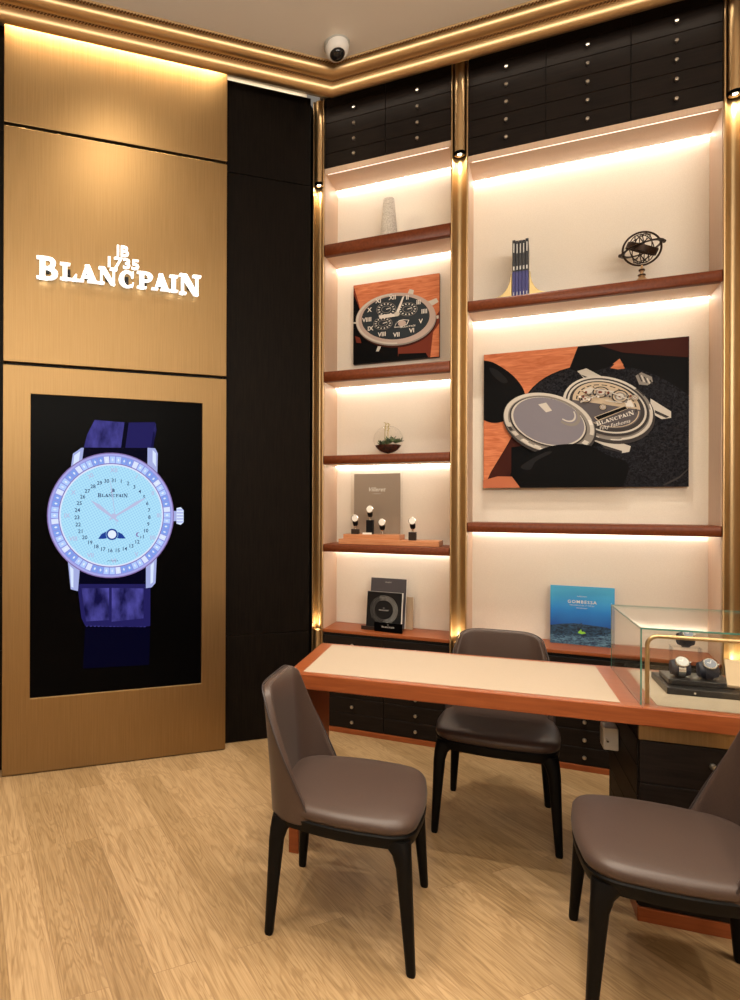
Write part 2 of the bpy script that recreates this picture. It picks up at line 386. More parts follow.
im.mat(E_strap3).flat([(-.934,.80),(-.56,.776),(-.566,.554),(-.946,.562)],lay())
im.mat(E_strap2)
for i in range(16): im.flat([(-.93+.022*i,.805-.0015*i),(-.918+.022*i,.805-.0015*i),(-.918+.022*i,.80-.0015*i),(-.93+.022*i,.80-.0015*i)],yy[0]-.0001)
lay()
for P in ([(-1.020,1.68),(-1.005,1.785),(-.958,1.82),(-.945,1.82),(-.96,1.70)],[(-.58,1.832),(-.534,1.83),(-.519,1.80),(-.522,1.66),(-.58,1.72)],[(-1.035,1.22),(-.965,1.13),(-.975,1.004),(-1.015,1.017)],[(-.587,1.14),(-.522,1.21),(-.530,1.035),(-.553,1.010),(-.587,1.006)]):
    im.mat(E_lug).flat(P,lay())
for P in ([(-1.003,1.72),(-.998,1.775),(-.965,1.80),(-.975,1.72)],[(-.55,1.75),(-.55,1.82),(-.530,1.80),(-.530,1.72)],[(-1.02,1.15),(-1.0,1.13),(-1.0,1.025),(-1.012,1.03)],[(-.56,1.14),(-.54,1.16),(-.545,1.04),(-.56,1.03)]):
    im.mat(E_lug2).flat(P,lay())
# crown of the watch
im.mat(E_lug).flat([(-.43,1.40),(-.43,1.46),(-.405,1.46),(-.405,1.40)],lay())
im.mat(E_lug2).flat([(-.405,1.385),(-.405,1.477),(-.38,1.483),(-.362,1.465),(-.362,1.392),(-.38,1.377)],lay())
im.mat(E_bez)
y=lay()
for k in range(5): im.flat([(-.404,1.392+.018*k),(-.404,1.397+.018*k),(-.364,1.397+.018*k),(-.364,1.392+.018*k)],y)
im.mat(E_rose); circ(im,*W0,.362,.362,lay())
im.mat(E_case); circ(im,*W0,.356,.356,lay())
im.mat(E_bez); circ(im,*W0,.345,.345,lay())
y=lay()
for k in range(60):
    a=2*PI*k/60; c,s=math.cos(a),math.sin(a)
    ctr=(W0[0]+.321*c,W0[1]+.321*s); q=[]
    hw=.0135
    for u,w in ((-hw,-.019),(hw,-.019),(hw+.001,.019),(-hw-.001,.019)):
        q.append((ctr[0]+w*c-u*s,ctr[1]+w*s+u*c))
    im.mat((E_gem,E_gem3,E_gem2,E_gem,E_gem3)[(k*7)%5]).flat(q,y)
y=lay()
for k in range(60):
    a=2*PI*k/60; c,s=math.cos(a),math.sin(a); ctr=(W0[0]+.321*c,W0[1]+.321*s)
    im.mat(E_gem2 if k%2 else E_white).flat([(ctr[0]+w*c-u*s,ctr[1]+w*s+u*c) for u,w in ((-.006,0),(0,-.010),(.006,0),(0,.010))],y)
im.mat(E_rose); circ(im,*W0,.300,.300,lay())
im.mat(E_gem2); circ(im,*W0,.296,.296,lay())
im.mat(E_dial); circ(im,*W0,.288,.288,lay())
y=lay(); im.mat(E_ink)
cx,cz=-.775,1.433
for d in range(1,32):
    a=PI/2-(d+.0)*2*PI/31; add_text(im,str(d),.030,cx+.207*math.cos(a),y,cz+.203*math.sin(a),bold=.0004)
im.mat(E_hand)
for h in range(12):
    a=PI/2-h*PI/6; add_text(im,['XII','I','II','III','IIII','V','VI','VII','VIII','IX','X','XI'][h],.034,cx+.262*math.cos(a),y,cz+.262*math.sin(a),rot=a-PI/2 if h in (11,0,1) else 0,bold=.0006)
im.mat(E_ink); wordmark(im,-.781,1.550,.172,y); add_text(im,'JB',.026,-.781,y,1.578,bold=.001); add_text(im,'SWISS MADE',.011,-.781,y,1.172)
# moon phase
im.mat(E_moon).flat([(-.864,1.300),(-.845,1.328),(-.815,1.343),(-.76,1.343),(-.728,1.328),(-.706,1.300),(-.742,1.300),(-.765,1.306),(-.805,1.306),(-.828,1.300)],lay())
im.mat(E_dial); circ(im,-.785,1.325,.035,.035,lay(),24)
im.mat(E_moon); circ(im,-.785,1.325,.033,.033,lay(),24)
im.mat(E_white); circ(im,-.785,1.325,.024,.024,lay(),24)
im.mat(E_rose); circ(im,-.633,1.322,.014,.014,lay(),16)
im.mat(E_dial); circ(im,-.627,1.322,.012,.012,lay(),16)
def hand(mb,a,b,w,y):
    a=Vector(a);b=Vector(b);d=(b-a).normalized();p=Vector((-d.y,d.x))
    mid=a+(b-a)*.72
    mb.flat([tuple(a+p*w*.35),tuple(a-p*w*.35),tuple(mid-p*w),tuple(b),tuple(mid+p*w)],y)
im.mat(E_hand); hand(im,(-.75,1.40),(-.906,1.522),.011,lay()); hand(im,(-.80,1.41),(-.585,1.542),.009,lay()); hand(im,(-.76,1.38),(-.80,1.66),.0025,lay())
circ(im,-.775,1.430,.016,.016,lay(),20)
im.build('watch_picture',None,SCR,M=M1)

# ------------------------------------------------------------------ shelving wall
SB=[(.6075,1.419),(1.516,2.780)]
CT=.674
def column(s0,s1,label,tr):
    T=thing('brass_column',label,'column',loc(FR,(s0+s1)/2,0,0)); w=(s1-s0)/2
    mb=MB(); n=14; ring=[]
    front=[(-w+ .008 + (2*w-.016)*i/n, .012+.030*math.sin(PI*i/n)) for i in range(n+1)]
    pts=front+[(w-.008,.20),(-w+.008,.20)]
    mb.poly_z(pts,0,4.2); mb.build('channel',M_channel,T,smooth=True)
    MB().box(-w,-w+.008,-.018,.2,0,4.2).build('edge_fin',M_brass,T,bevel=.002); MB().box(w-.008,w,-.018,.2,0,4.2).build('edge_fin',M_brass,T,bevel=.002)
    cx=0.0
    t=MB().lathe([(tr-.004,3.632),(tr,3.636),(tr,4.19)],(cx,-.004,0),28,caps=False).lathe([(tr-.010,3.650),(tr-.010,3.634),(tr-.004,3.632)],(cx,-.004,0),28,caps=False)
    t.build('upper_tube_light',M_brass,T,smooth=True)
    MB().lathe([(tr-.001,3.629),(tr+.0015,3.629),(tr+.0015,3.650),(tr-.001,3.650)],(cx,-.004,0),28,caps=False).build('end_ring',M_blackgloss,T,smooth=True)
    MB().lathe([(.001,3.641),(tr-.008,3.641),(tr-.008,3.645),(.001,3.645)],(cx,-.004,0),20).build('baffle',M_black,T)
    MB().lathe([(.001,3.636),(.012,3.638),(.012,3.640),(.001,3.640)],(cx,-.004,0),16).build('lamp_lens',M_bulb,T)
    MB().lathe([(tr,.0),(tr,.664),(tr-.004,.668),(tr-.010,.668),(tr-.010,.655),(.001,.655)],(cx,-.004,0),28).build('lower_tube_light',M_brass,T,smooth=True)
    MB().lathe([(.001,.656),(.012,.656),(.012,.660),(.001,.660)],(cx,-.004,0),16).build('lamp_lens',M_bulb,T)
    for z,rx,e in ((3.625,0,EDN),(.675,PI,EUP)):
        la=bpy.data.lights.new('tube_spot','SPOT'); la.energy=e; la.spot_size=R(150); la.spot_blend=1; la.shadow_soft_size=.012; la.color=(1,.80,.52)
        lo=bpy.data.objects.new('tube_spot',la); C.objects.link(lo); lo.parent=T; lo.location=(cx,-.006,z); lo.rotation_euler=(rx,0,0)
EDN,EUP=9.0,5.5
column(.532,.6075,'slim brass column with tube lights at the corner beside the black panel',.028)
column(1.419,1.516,'brass column with tube lights between the two shelving bays',.032)
column(2.780,2.878,'brass column with tube lights at the right edge of the photo',.032)

def knob(parent,x,y,z,r=.011):
    MB().lathe_y([(.004,0),(.004,-.012),(r*.8,-.014),(r,-.019),(r,-.024),(r*.75,-.028),(.001,-.029)],(x,y,z),14).build('knob',M_nickel,parent,smooth=True)
def drawers(T,xs,zs,y,sx=True):
    for i in range(len(xs)-1):
        for j in range(len(zs)-1):
            d=MB().box(xs[i]+.0015,xs[i+1]-.0015,y,y+.02,zs[j]+.0015,zs[j+1]-.0015).build('drawer',M_drawer,T,bevel=.0012,seg=1)
            knob(d,(xs[i]+xs[i+1])/2,y,(zs[j]+zs[j+1])/2)
# upper cabinets
def niche_fill(s,w,z):  # soft fill added below soffits and shelves to even out the niches
    la=bpy.data.lights.new('niche_fill_light','AREA'); la.shape='RECTANGLE'; la.size=w-.06; la.size_y=.20; la.energy=FILL*(w-.06)*.20*PI; la.color=(1,.89,.76)
    o=bpy.data.objects.new('niche_fill_light',la); C.objects.link(o); o.matrix_world=FR@Matrix.Translation((s,.150,z))
FILL=1.2
def upper(s0,s1,xs,zs,zb,label):
    T=thing('drawer_cabinet',label,'cabinet',loc(FR,(s0+s1)/2,0,zb)); M=loc(Matrix.Identity(4),-(s0+s1)/2,0,-zb)
    MB().box(s0,s1,.014,.33,zb,4.22).build('body',M_gap,T,M=M)
    k=[x-(s0+s1)/2 for x in xs]
    drawers(T,k,[z-zb for z in zs],0)
    for a,b in zip(xs[:-1],xs[1:]): MB().box(a+.0015,b-.0015,0,.02,zs[-1]+.0015,4.21).build('filler_panel',M_drawer,T,M=M,bevel=.0012,seg=1)
    MB().box(s0,s1,.002,.33,zb-.035,zb-.0005).build('soffit',M_peach,T,M=M)
    MB().box(s0+.02,s1-.02,.012,.018,zb-.037,zb-.035).build('front_light_strip',M_ledfront,T,M=M)
    strip(T,s0,s1,zb-.035,M); niche_fill((s0+s1)/2,s1-s0,zb-.0415)
def strip(T,s0,s1,z,M):
    MB().box(s0+.004,s1-.004,.270,.276,z-.004,z).build('light_strip',M_led,T,M=M)
upper(.6075,1.419,[.6085,1.012,1.418],[3.745,3.838,3.938,4.040,4.144],3.742,'bank of eight small black drawers above the narrow shelving bay')
upper(1.516,2.780,[1.517,1.941,2.364,2.779],[3.622,3.725,3.829,3.932,4.036,4.142],3.619,'bank of fifteen small black drawers above the wide shelving bay')
# niche linings
def niche(s0,s1,zt,label):
    T=thing('display_niche',label,'shelving bay',loc(FR,(s0+s1)/2,0,CT)); w=(s1-s0)/2; h=zt-CT
    MB().box(-w,w,.290,.33,0,h).build('back_panel',M_cream,T)
    MB().box(-w-.0,-w+.004,.002,.292,0,h).build('side_panel',M_peach,T); MB().box(w-.004,w,.002,.292,0,h).build('side_panel',M_peach,T)
niche(.6075,1.419,3.707,'narrow cream backed shelving bay with five lit compartments')
niche(1.516,2.780,3.584,'wide cream backed shelving bay with three lit compartments')
# shelves
def shelf(s0,s1,zb,zt,label,fin=.0):
    T=thing('display_shelf',label,'shelf',loc(FR,(s0+s1)/2,0,zb),'chestnut shelves with lights below'); w=(s1-s0)/2-.001; h=zt-zb
    # rounded front nose
    pr=[(.289,.012),(.289,h),(-.002,h),(-.010,h-.004),(-.014,h-.014),(-.013,.014),(-.008,.003),(0,0),(.03,0),(.03,.012)]
    vs=[]; n=len(pr)
    MBx=MB()
    for x in (-w,-w+.006,w-.006,w):
        d=.008 if abs(x)==w else 0
        vs+= [(x, max(y,-.014+d) if y<.05 else y, z) for y,z in pr]
    fs=[]
    for k in range(3):
        for i in range(n): j=(i+1)%n; fs.append((k*n+i,k*n+j,(k+1)*n+j,(k+1)*n+i))
    fs.append(tuple(range(n-1,-1,-1))); fs.append(tuple(range(3*n,4*n)))
    MBx.add(vs,fs).build('shelf_board',M_shelf,T,smooth=True)
    MB().box(-w,w,.031,.288,.001,.0119).build('underside_panel',M_peach,T)
    MB().box(-w+.004,w-.004,.270,.276,-.003,.001).build('light_strip',M_led,T); niche_fill((s0+s1)/2,s1-s0,zb-.002)
b=SB[0]
shelf(*b,3.155,3.2335,'chestnut shelf under the pale tapered vase, highest in the narrow bay')
shelf(*b,2.318,2.387,'chestnut shelf directly below the square watch dial picture')
shelf(*b,1.770,1.827,'chestnut shelf carrying the glass terrarium')
shelf(*b,1.188,1.2385,'chestnut shelf carrying the stepped wooden tray of small watches')
b=SB[1]
shelf(*b,2.674,2.7365,'long chestnut shelf carrying the books and the armillary sphere')
shelf(*b,1.338,1.3945,'long chestnut shelf below the wide watch repair picture')
# lower cabinets
def lower(s0,s1,nc,label):
    T=thing('low_drawer_cabinet',label,'cabinet',loc(FR,(s0+s1)/2,0,0)); w=(s1-s0)/2
    MB().box(-w,w,.018,.33,0,.652).build('body',M_gap,T)
    MB().box(-w,w,-.006,.02,0,.032).build('plinth',M_wood,T,bevel=.002)
    MB().box(-w,w,-.004,.33,.653,CT).build('counter_top',M_wood,T,bevel=.003)
    drawers(T,[-w+2*w*i/nc for i in range(nc+1)],[.034,.132,.232,.332,.432,.532,.634],0)
lower(*SB[0],2,'low black drawer cabinet with orange wood top under the narrow bay')
lower(*SB[1],3,'low black drawer cabinet with orange wood top under the wide bay')
# wall continues to the right of the third column
MB().box(2.880,5.0,.0,.33,0,CEIL).build('wall_back_right',M_dark,M=FR,kind='structure')

# ------------------------------------------------------------------ pictures
def pm(name,c,r=.5): return mat(name,c,r,spec=.08)
P_or=pm('print_orange_wood',(.62,.20,.09)); grainy(P_or,(.50,.14,.06),(.72,.27,.13),(4,1,26),2,.3,.7,5,0,1.2)
P_or.node_tree.nodes['Mapping'].inputs['Rotation'].default_value=(0,R(-24),0)
P_blk=pm('print_black',(.0025,.0025,.003)); P_lea=pm('print_leather',(.02,.02,.03)); grainy(P_lea,(.003,.003,.005),(.030,.030,.038),(1,1,1),70,.4,.75,6)
P_gd=pm('print_glove_shine',(.014,.014,.016)); P_st1=pm('print_steel_light',(.60,.57,.52)); P_st2=pm('print_steel_mid',(.26,.24,.22)); P_st3=pm('print_steel_dark',(.05,.045,.045))
P_lens=pm('print_lens',(.22,.21,.25)); P_plate=pm('print_plate',(.11,.10,.11)); P_gold=pm('print_movement',(.55,.45,.33)); P_skin=pm('print_skin',(.50,.16,.08)); P_dkb=pm('print_deep_brown',(.05,.012,.008))
P_dial=pm('print_slate_dial',(.035,.045,.055)); P_rose=pm('print_rose_steel',(.50,.40,.36)); P_red=pm('print_red_shade',(.17,.035,.02)); P_wh=pm('print_white',(.75,.72,.68))
class Pic:
    def __init__(s,w,h): s.w=w;s.h=h;s.mb=MB();s.y=-.0131
    def P(s,u,v): return ((min(max(u,0),1)-.5)*s.w, min(max(v,0),1)*s.h)
    def nx(s): s.y-=.00015; return s.y
    def soft(s,m,pts,n=5):
        out=[]; K=len(pts)
        for i in range(K):
            a,b,c,d=[Vector(pts[(i+j)%K]) for j in (-1,0,1,2)]
            for k in range(n):
                t=k/n; q=.5*((2*b)+(c-a)*t+(2*a-5*b+4*c-d)*t*t+(3*b-a-3*c+d)*t**3); out.append((q.x,q.y))
        s.poly(m,out)
    def poly(s,m,pts): s.mb.mat(m).flat([s.P(*p) for p in pts],s.nx())
    def ell(s,m,c,u=0,v=0,Au=0,Av=0,Bu=0,Bv=0): pass
    def el(s,m,e,k=1,a0=0,a1=360,n=56):
        cu,cv,au,av,bu,bv=e
        s.mb.mat(m).flat([s.P(cu+k*(au*math.cos(R(t))+bu*math.sin(R(t))),cv+k*(av*math.cos(R(t))+bv*math.sin(R(t)))) for t in [a0+(a1-a0)*i/n for i in range(n)]],s.nx())
    def ringseg(s,m,e,k0,k1,a0,a1,n=10):
        cu,cv,au,av,bu,bv=e; q=lambda k,t:s.P(cu+k*(au*math.cos(R(t))+bu*math.sin(R(t))),cv+k*(av*math.cos(R(t))+bv*math.sin(R(t))))
        y=s.nx()
        for i in range(n):
            t0=a0+(a1-a0)*i/n;t1=a0+(a1-a0)*(i+1)/n
            s.mb.mat(m).flat([q(k0,t0),q(k1,t0),q(k1,t1),q(k0,t1)],y)
    def line(s,m,a,b,w):
        A=Vector(s.P(*a));B=Vector(s.P(*b));d=(B-A).normalized();p=Vector((-d.y,d.x))*w/2
        s.mb.mat(m).flat([tuple(A+p),tuple(B+p),tuple(B-p),tuple(A-p)],s.nx())
# wide picture
T=thing('wide_picture','wide unframed photo print of gloved fingers holding an open watch case','picture',loc(FR,2.133,.265,1.61)); W,H=1.088,.849
MB().box(-W/2,W/2,-.012,.018,0,H).build('mount_board',M_black,T,bevel=.001,seg=1)
p=Pic(W,H); p.poly(P_or,[(0,0),(1,0),(1,1),(0,1)])
p.poly(P_dkb,[(.0,.0),(.30,.0),(.25,.25),(.17,.42),(.12,.30),(.04,.12)])
p.el(P_blk,(.653,.447,.45,-.127,-.035,-.40)); p.el(P_lea,(.653,.457,.436,-.127,-.035,-.383))
p.poly(P_lea,[(.35,0),(.5,.15),(1,.45),(1,0)]); p.poly(P_blk,[(.15,0),(.15,.3),(.6,.35),(.5,0)])
p.poly(P_lea,[(.44,0),(.55,.28),(.8,.35),(1,.4),(1,0)])
p.poly(P_st3,[(.884,.012),(.959,.068),(1,.126),(1,.115),(.961,.058),(.896,.008)])
p.poly(P_blk,[(.447,.849),(.468,.926),(.488,.999),(1,1),(1,.61),(.88,.737),(.777,.811),(.712,.827),(.688,.889),(.639,.837),(.51,.80)])
p.poly(P_dkb,[(.58,.999),(1,1),(1,.86),(.82,.90),(.70,.93)])
p.poly(P_or,[(.645,.828),(.688,.884),(.712,.818),(.68,.815)])
p.soft(P_blk,[(-.05,.97),(0,.958),(.061,.929),(.152,.835),(.211,.726),(.219,.633),(.168,.535),(.078,.485),(0,.512),(-.05,.6)])
p.soft(P_gd,[(.03,.90),(.08,.87),(.13,.79),(.10,.78),(.05,.84)])
for k,(a,b) in enumerate(((P_st1,0),)):
    p.poly(P_st1,[(.485,.824),(.53,.839),(.608,.77),(.579,.74),(.521,.765)]); p.poly(P_st3,[(.49,.815),(.50,.80),(.585,.735),(.579,.75),(.521,.775)])
    p.poly(P_st1,[(.83,.60),(.922,.505),(.922,.463),(.881,.456),(.83,.503)]); p.poly(P_st3,[(.85,.52),(.915,.47),(.90,.462),(.85,.50)])
    p.poly(P_st1,[(.56,.33),(.661,.325),(.741,.28),(.734,.242),(.701,.234)]); p.poly(P_st3,[(.60,.30),(.70,.25),(.70,.235),(.62,.27)])
p.poly(P_st2,[(.762,.761),(.788,.783),(.836,.746),(.84,.713),(.817,.691),(.778,.70)])
for i in range(5): p.line(P_st1 if i%2 else P_st3,(.775+.013*i,.775-.012*i),(.79+.012*i,.72-.006*i),.006)
ca=(.628,.55,.211,-.103,-.037,-.204)
p.el(P_st3,(.628,.535,.213,-.103,-.037,-.206),1.03); p.el(P_st2,ca)
for k in range(24): p.ringseg((P_st1,P_st2,P_wh,P_st2,P_st3,P_st2)[(k*5)%6],ca,.965,.995,k*15,k*15+15,3)
p.ringseg(P_st1,ca,.93,1.0,150,300,20); p.ringseg(P_st1,ca,.93,.99,-20,60,14)
p.el(P_st3,(.626,.558,.195,-.095,-.034,-.184)); p.el(P_st1,(.625,.562,.185,-.09,-.031,-.170)); p.el(P_st3,(.625,.562,.176,-.085,-.030,-.160)); p.el(P_st3,(.623,.57,.169,-.083,-.028,-.148))
p.el(P_plate,(.623,.567,.160,-.079,-.027,-.140)); p.ringseg(P_gold,(.623,.567,.160,-.079,-.027,-.140),.93,.96,-10,130,24)
mo=(.623,.575,.158,-.078,-.027,-.140); p.el(P_gold,mo,1,168,352)
rnd=random.Random(3)
for a in range(172,350,16): p.ringseg(P_st3 if a%32 else P_st2,mo,.86,.90,a,a+11,2)
for k0,k1,a0,a1,mm in ((.55,.60,200,260,P_st3),(.70,.74,290,345,P_st3),(.30,.84,232,234,P_st3),(.35,.84,286,288,P_st3),(.30,.84,318,320,P_st3),(.40,.84,200,202,P_st3),(.45,.68,236,282,P_st1),(.60,.82,322,344,P_wh),(.62,.82,204,228,P_st1)): p.ringseg(mm,mo,k0,k1,a0,a1,6)
for e,mm in (((.599,.663,.041,-.004,0,-.039),P_st3),((.689,.625,.040,-.004,0,-.045),P_st3),((.524,.622,.031,-.003,0,-.028),P_st3),((.609,.558,.019,-.002,0,-.023),P_st3),((.758,.61,.019,-.002,0,-.019),P_st2)):
    p.el(mm,e,n=24); p.el(P_gold,e,.82,n=24); p.el(P_st2,e,.65,n=24); p.el(P_st1,e,.45,n=20); p.el(P_red,e,.18,n=12)
for i in range(22): 
    u=rnd.uniform(.49,.74); p.el(rnd.choice([P_st3,P_red,P_wh,P_st2]),(u,.60+rnd.uniform(-.02,.07)-.3*(u-.60)*.5,.006,0,0,.008),n=10)
for a,b in (((.50,.60),(.58,.64)),((.55,.69),(.66,.66)),((.62,.60),(.70,.58)),((.64,.66),(.73,.60))): p.line(P_st1,a,b,.006)
p.poly(P_gold,[(.566,.490),(.713,.562),(.727,.537),(.586,.460)]); p.poly(P_blk,[(.573,.490),(.713,.554),(.722,.537),(.586,.468)])
vs=MB(); p.nx(); p.mb.mat(P_wh)
t=MB(); wordmark(t,0,0,.20,0)
for sg,(fs_) in ((1,t),):
    a=R(17); off=p.P(.665,.475)
    p.mb.add([(off[0]+x*math.cos(a)-z*math.sin(a),p.y,off[1]+x*math.sin(a)+z*math.cos(a)) for x,_,z in t.v],t.f)
add_text(p.mb,'Fifty Fathoms',.030,p.P(.665,.43)[0],p.y,p.P(.665,.43)[1],shear=.3,rot=R(14))
rg=(.34,.464,.228,-.105,-.038,-.198)
p.el(P_st3,(.342,.448,.228,-.105,-.038,-.200),1.02); p.el(P_st2,rg)
for k in range(18): p.ringseg((P_st2,P_st1,P_wh,P_st1,P_st2,P_st3)[(k*5)%6],rg,.90,.98,k*20,k*20+20,3)
p.ringseg(P_st1,rg,.90,.99,150,330,24); p.ringseg(P_st1,rg,.92,.98,20,70,10)
for a in range(15,150,19): p.ringseg(P_st1,rg,.86,.97,a,a+9,4)
p.el(P_st3,(.336,.471,.194,-.09,-.03,-.162)); p.el(P_st1,(.338,.474,.186,-.086,-.029,-.158)); p.el(P_lens,(.34,.476,.177,-.082,-.029,-.154))
p.ringseg(P_st2,(.427,.532,.065,-.083,-.035,-.055),.8,1.0,-60,80,14); p.ringseg(P_st1,(.427,.532,.065,-.083,-.035,-.055),.6,.7,-60,80,14); p.poly(P_st1,[(.29,.60),(.33,.61),(.36,.55),(.33,.54)])
p.soft(P_blk,[(.147,.103),(.228,.222),(.329,.287),(.428,.307),(.539,.294),(.635,.219),(.728,.155),(.70,.0),(.66,-.1),(.22,-.1),(.175,.0)])
p.soft(P_gd,[(.20,.15),(.26,.21),(.33,.255),(.36,.25),(.28,.19),(.25,.13)])
p.poly(P_skin,[(0,.057),(.079,.085),(.154,.082),(.199,.0),(0,0)])
p.mb.build('printed_photo',None,T)
# square picture
T=thing('square_picture','square unframed photo print of a slate watch dial in the narrow bay','picture',loc(FR,1.026,.265,2.475)); W,H=.577,.548
MB().box(-W/2,W/2,-.012,.018,0,H).build('mount_board',M_black,T,bevel=.001,seg=1)
p=Pic(W,H); p.poly(P_or,[(0,0),(1,0),(1,1),(0,1)])
p.poly(P_red,[(.55,0),(.80,.25),(1,.55),(1,0)]); p.poly(P_or,[(.9,0),(.93,.3),(1,.4),(1,0)])
p.poly(P_red,[(0,1),(.07,.746),(.10,.60),(.10,.40),(0,.40)]); p.poly(P_blk,[(0,.9),(.103,.62),(.149,.378),(.534,.169),(.56,.0),(0,0)])
p.poly(P_red,[(.534,.192),(.84,.298),(.90,.2),(.851,.05),(.534,.05)]); p.poly(P_blk,[(.534,.0),(.54,.08),(.85,.06),(.88,.0)]); p.poly(P_red,[(.02,.36),(.08,.33),(.10,.26),(.04,.27)])
for P in ([(.64,.80),(.666,.857),(.714,.836),(.705,.78)],[(.86,.672),(.966,.704),(.991,.656),(.924,.62)],[(.945,.491),(.992,.494),(.992,.458),(.95,.454)],[(0,.535),(.045,.529),(.045,.51),(0,.516)],[(.275,.137),(.298,.199),(.337,.19),(.309,.133)]): p.poly(P_st1,P)
bz=(.495,.517,.464,-.007,.032,-.318)
p.el(P_dkb,(.51,.475,.458,-.006,.031,-.318)); p.el(P_st2,(.50,.50,.464,-.007,.032,-.318)); p.el(P_rose,bz); p.ringseg(P_st1,bz,.93,.99,90,270,24)
di=(.497,.528,.387,-.007,.026,-.264); p.el(P_st3,di,1.02); p.el(P_dial,di)
for e in ((.396,.643,.116,-.003,.009,-.09),(.644,.611,.113,-.003,.009,-.084),(.359,.471,.112,-.002,.008,-.079)):
    p.el(P_st2,e,n=36); p.el(P_dial,e,.95,n=36)
    for k in range(14): p.ringseg(P_wh,e,.66,.86,k*360/14,k*360/14+9,1)
    p.el(P_st2,e,.50,n=24); p.el(P_dial,e,.44,n=24); p.line(P_wh,(e[0],e[1]),(e[0]+.05,e[1]+.01),.005)
p.poly(P_wh,[(.494,.403),(.51,.45),(.55,.485),(.601,.49),(.666,.476),(.644,.425),(.579,.398)]); p.poly(P_dial,[(.50,.41),(.52,.455),(.56,.478),(.601,.482),(.655,.472),(.635,.43),(.579,.405)]); p.el(P_rose,(.583,.444,.045,.004,.006,-.036),n=24)
for tx,uv in {'VIII':(.35,.335),'VII':(.52,.31),'VI':(.695,.342),'II':(.644,.75),'IIII':(.835,.556),'X':(.201,.657),'IX':(.211,.423),'XI':(.306,.754),'XII':(.472,.774),'III':(.77,.674),'V':(.796,.441),'VIIII':(.17,.538)}.items():
    q=p.P(*uv); p.mb.mat(P_wh); add_text(p.mb,tx,.040,q[0],p.y-.0002,q[1],bold=.001)
q=p.P(.65,.40); p.nx(); p.mb.mat(P_wh); wordmark(p.mb,q[0],q[1],.10,p.y)
p.poly(P_wh,[(.501,.559),(.589,.769),(.609,.773),(.534,.544)]); p.poly(P_wh,[(.31,.575),(.45,.580),(.517,.564),(.534,.539),(.45,.535),(.321,.533)]); p.el(P_st1,(.524,.565,.032,0,0,-.028),n=20)
p.mb.build('printed_photo',None,T)

# ------------------------------------------------------------------ objects on shelves
# tapered vase
M_vase=mat('grey_stone',(.55,.52,.47),.7); grainy(M_vase,(.50,.46,.41),(.72,.68,.62),(1,1,1),120,.35,.65,4,.4,0)
o=MB().lathe([(.058,0),(.060,.004),(.036,.288),(.033,.292),(.028,.292),(.026,.280),(.026,.15),(.001,.15)],n=32).build('tapered_vase',M_vase,M=loc(FR,1.003,.15,3.2336),smooth=True)
tag(o,'pale grey speckled tapered vase on the highest narrow shelf','vase')
# books
M_bk=mat('book_black',(.012,.013,.018),.45); M_bb=mat('book_blue',(.035,.035,.16),.4); M_bs=mat('book_silver',(.5,.5,.48),.35)
def book(i,label):
    T=thing('book',label,'book',loc(FR,1.772+.0178*i,.030,2.7366),'magazines between the bookends'); h=.335+(.004 if i in (0,4) else -.002)
    MB().box(-.0082,.0082,0,.20,.0,.150).box(-.0082,.0082,0,.20,.150,h).mat(M_bk)
    c=MB(); c.mat(M_bb).box(-.0084,.0084,-.0005,.20,0,.150); c.mat(M_bk).box(-.0084,.0084,-.0005,.20,.150,h); c.build('cover',None,T,bevel=.001,seg=1)
    MB().box(-.007,.007,.01,.203,.003,h-.003).build('pages',M_paper,T)
    m=MB(); m.mat(M_bs).box(-.004,.004,-.0012,0,.160,.182); m.box(-.003,.003,-.0012,0,h-.075,h-.02); m.box(-.002,.002,-.0012,0,.004,.03); m.build('spine_print',M_bs,T)
for i,l in enumerate(['first','second','middle','fourth','last']):
    book(i,'slim black and blue book between brass bookends, '+{'first':'leftmost of five','second':'second from the left','middle':'middle of five','fourth':'second from the right','last':'rightmost of five'}[l])
def bookend(sx,label,s):
    T=thing('bookend',label,'bookend',loc(FR,s,.055,2.7366)); n=10
    pts=[(0,0),(0,.145)]+[(sx*(.006+.085*(1-math.cos(PI/2*i/n))), .140-.128*math.sin(PI/2*i/n)) for i in range(n+1)]+[(sx*.091,0)]
    MB().prism(pts,-.022,.022).build('flared_body',M_ebr,T,bevel=.002)
    MB().box(min(0,sx*.095),max(0,sx*.095),-.03,.03,0,.004).build('foot_plate',M_ebr,T)
M_ebr=mat('antique_brass',(.55,.42,.20),.4,.8)
bookend(-1,'curved brass bookend left of the five books',1.760); bookend(1,'curved brass bookend right of the five books',1.856)
# armillary sphere
T=thing('armillary_sphere','dark bronze armillary sphere on a turned brass foot','ornament',loc(FR,2.425,.060,2.7366)); M_ab=mat('dark_bronze',(.035,.020,.012),.4,.7); M_ab2=mat('antique_brass_foot',(.60,.40,.22),.35,.9)
MB().lathe([(.001,0),(.042,0),(.044,.004),(.036,.010),(.022,.022),(.014,.034),(.018,.040),(.018,.044),(.009,.050),(.008,.062),(.014,.068),(.013,.074),(.006,.080),(.006,.098),(.001,.098)],n=28).build('foot',M_ab2,T,smooth=True)
MB().lathe([(.0185,.038),(.0195,.042),(.0185,.046)],n=20,caps=False).lathe([(.0145,.065),(.0155,.070),(.0145,.075)],n=20,caps=False).build('foot_rings',M_ab,T)
cc=Vector((0,0,.190))
def rot(ax,a): return Matrix.Rotation(R(a),4,ax)
TM=Matrix.Translation(cc)
MB().torus(.092,.0055,TM@rot('X',90)@rot('Z',0)).build('meridian_ring',M_ab,T,smooth=True)
MB().torus(.097,.013,TM@rot('Y',-13),flat=.18).build('horizon_ring',M_ab,T,smooth=True)
bd=MB(); Mx=TM@rot('Y',24)@rot('X',14); n=40
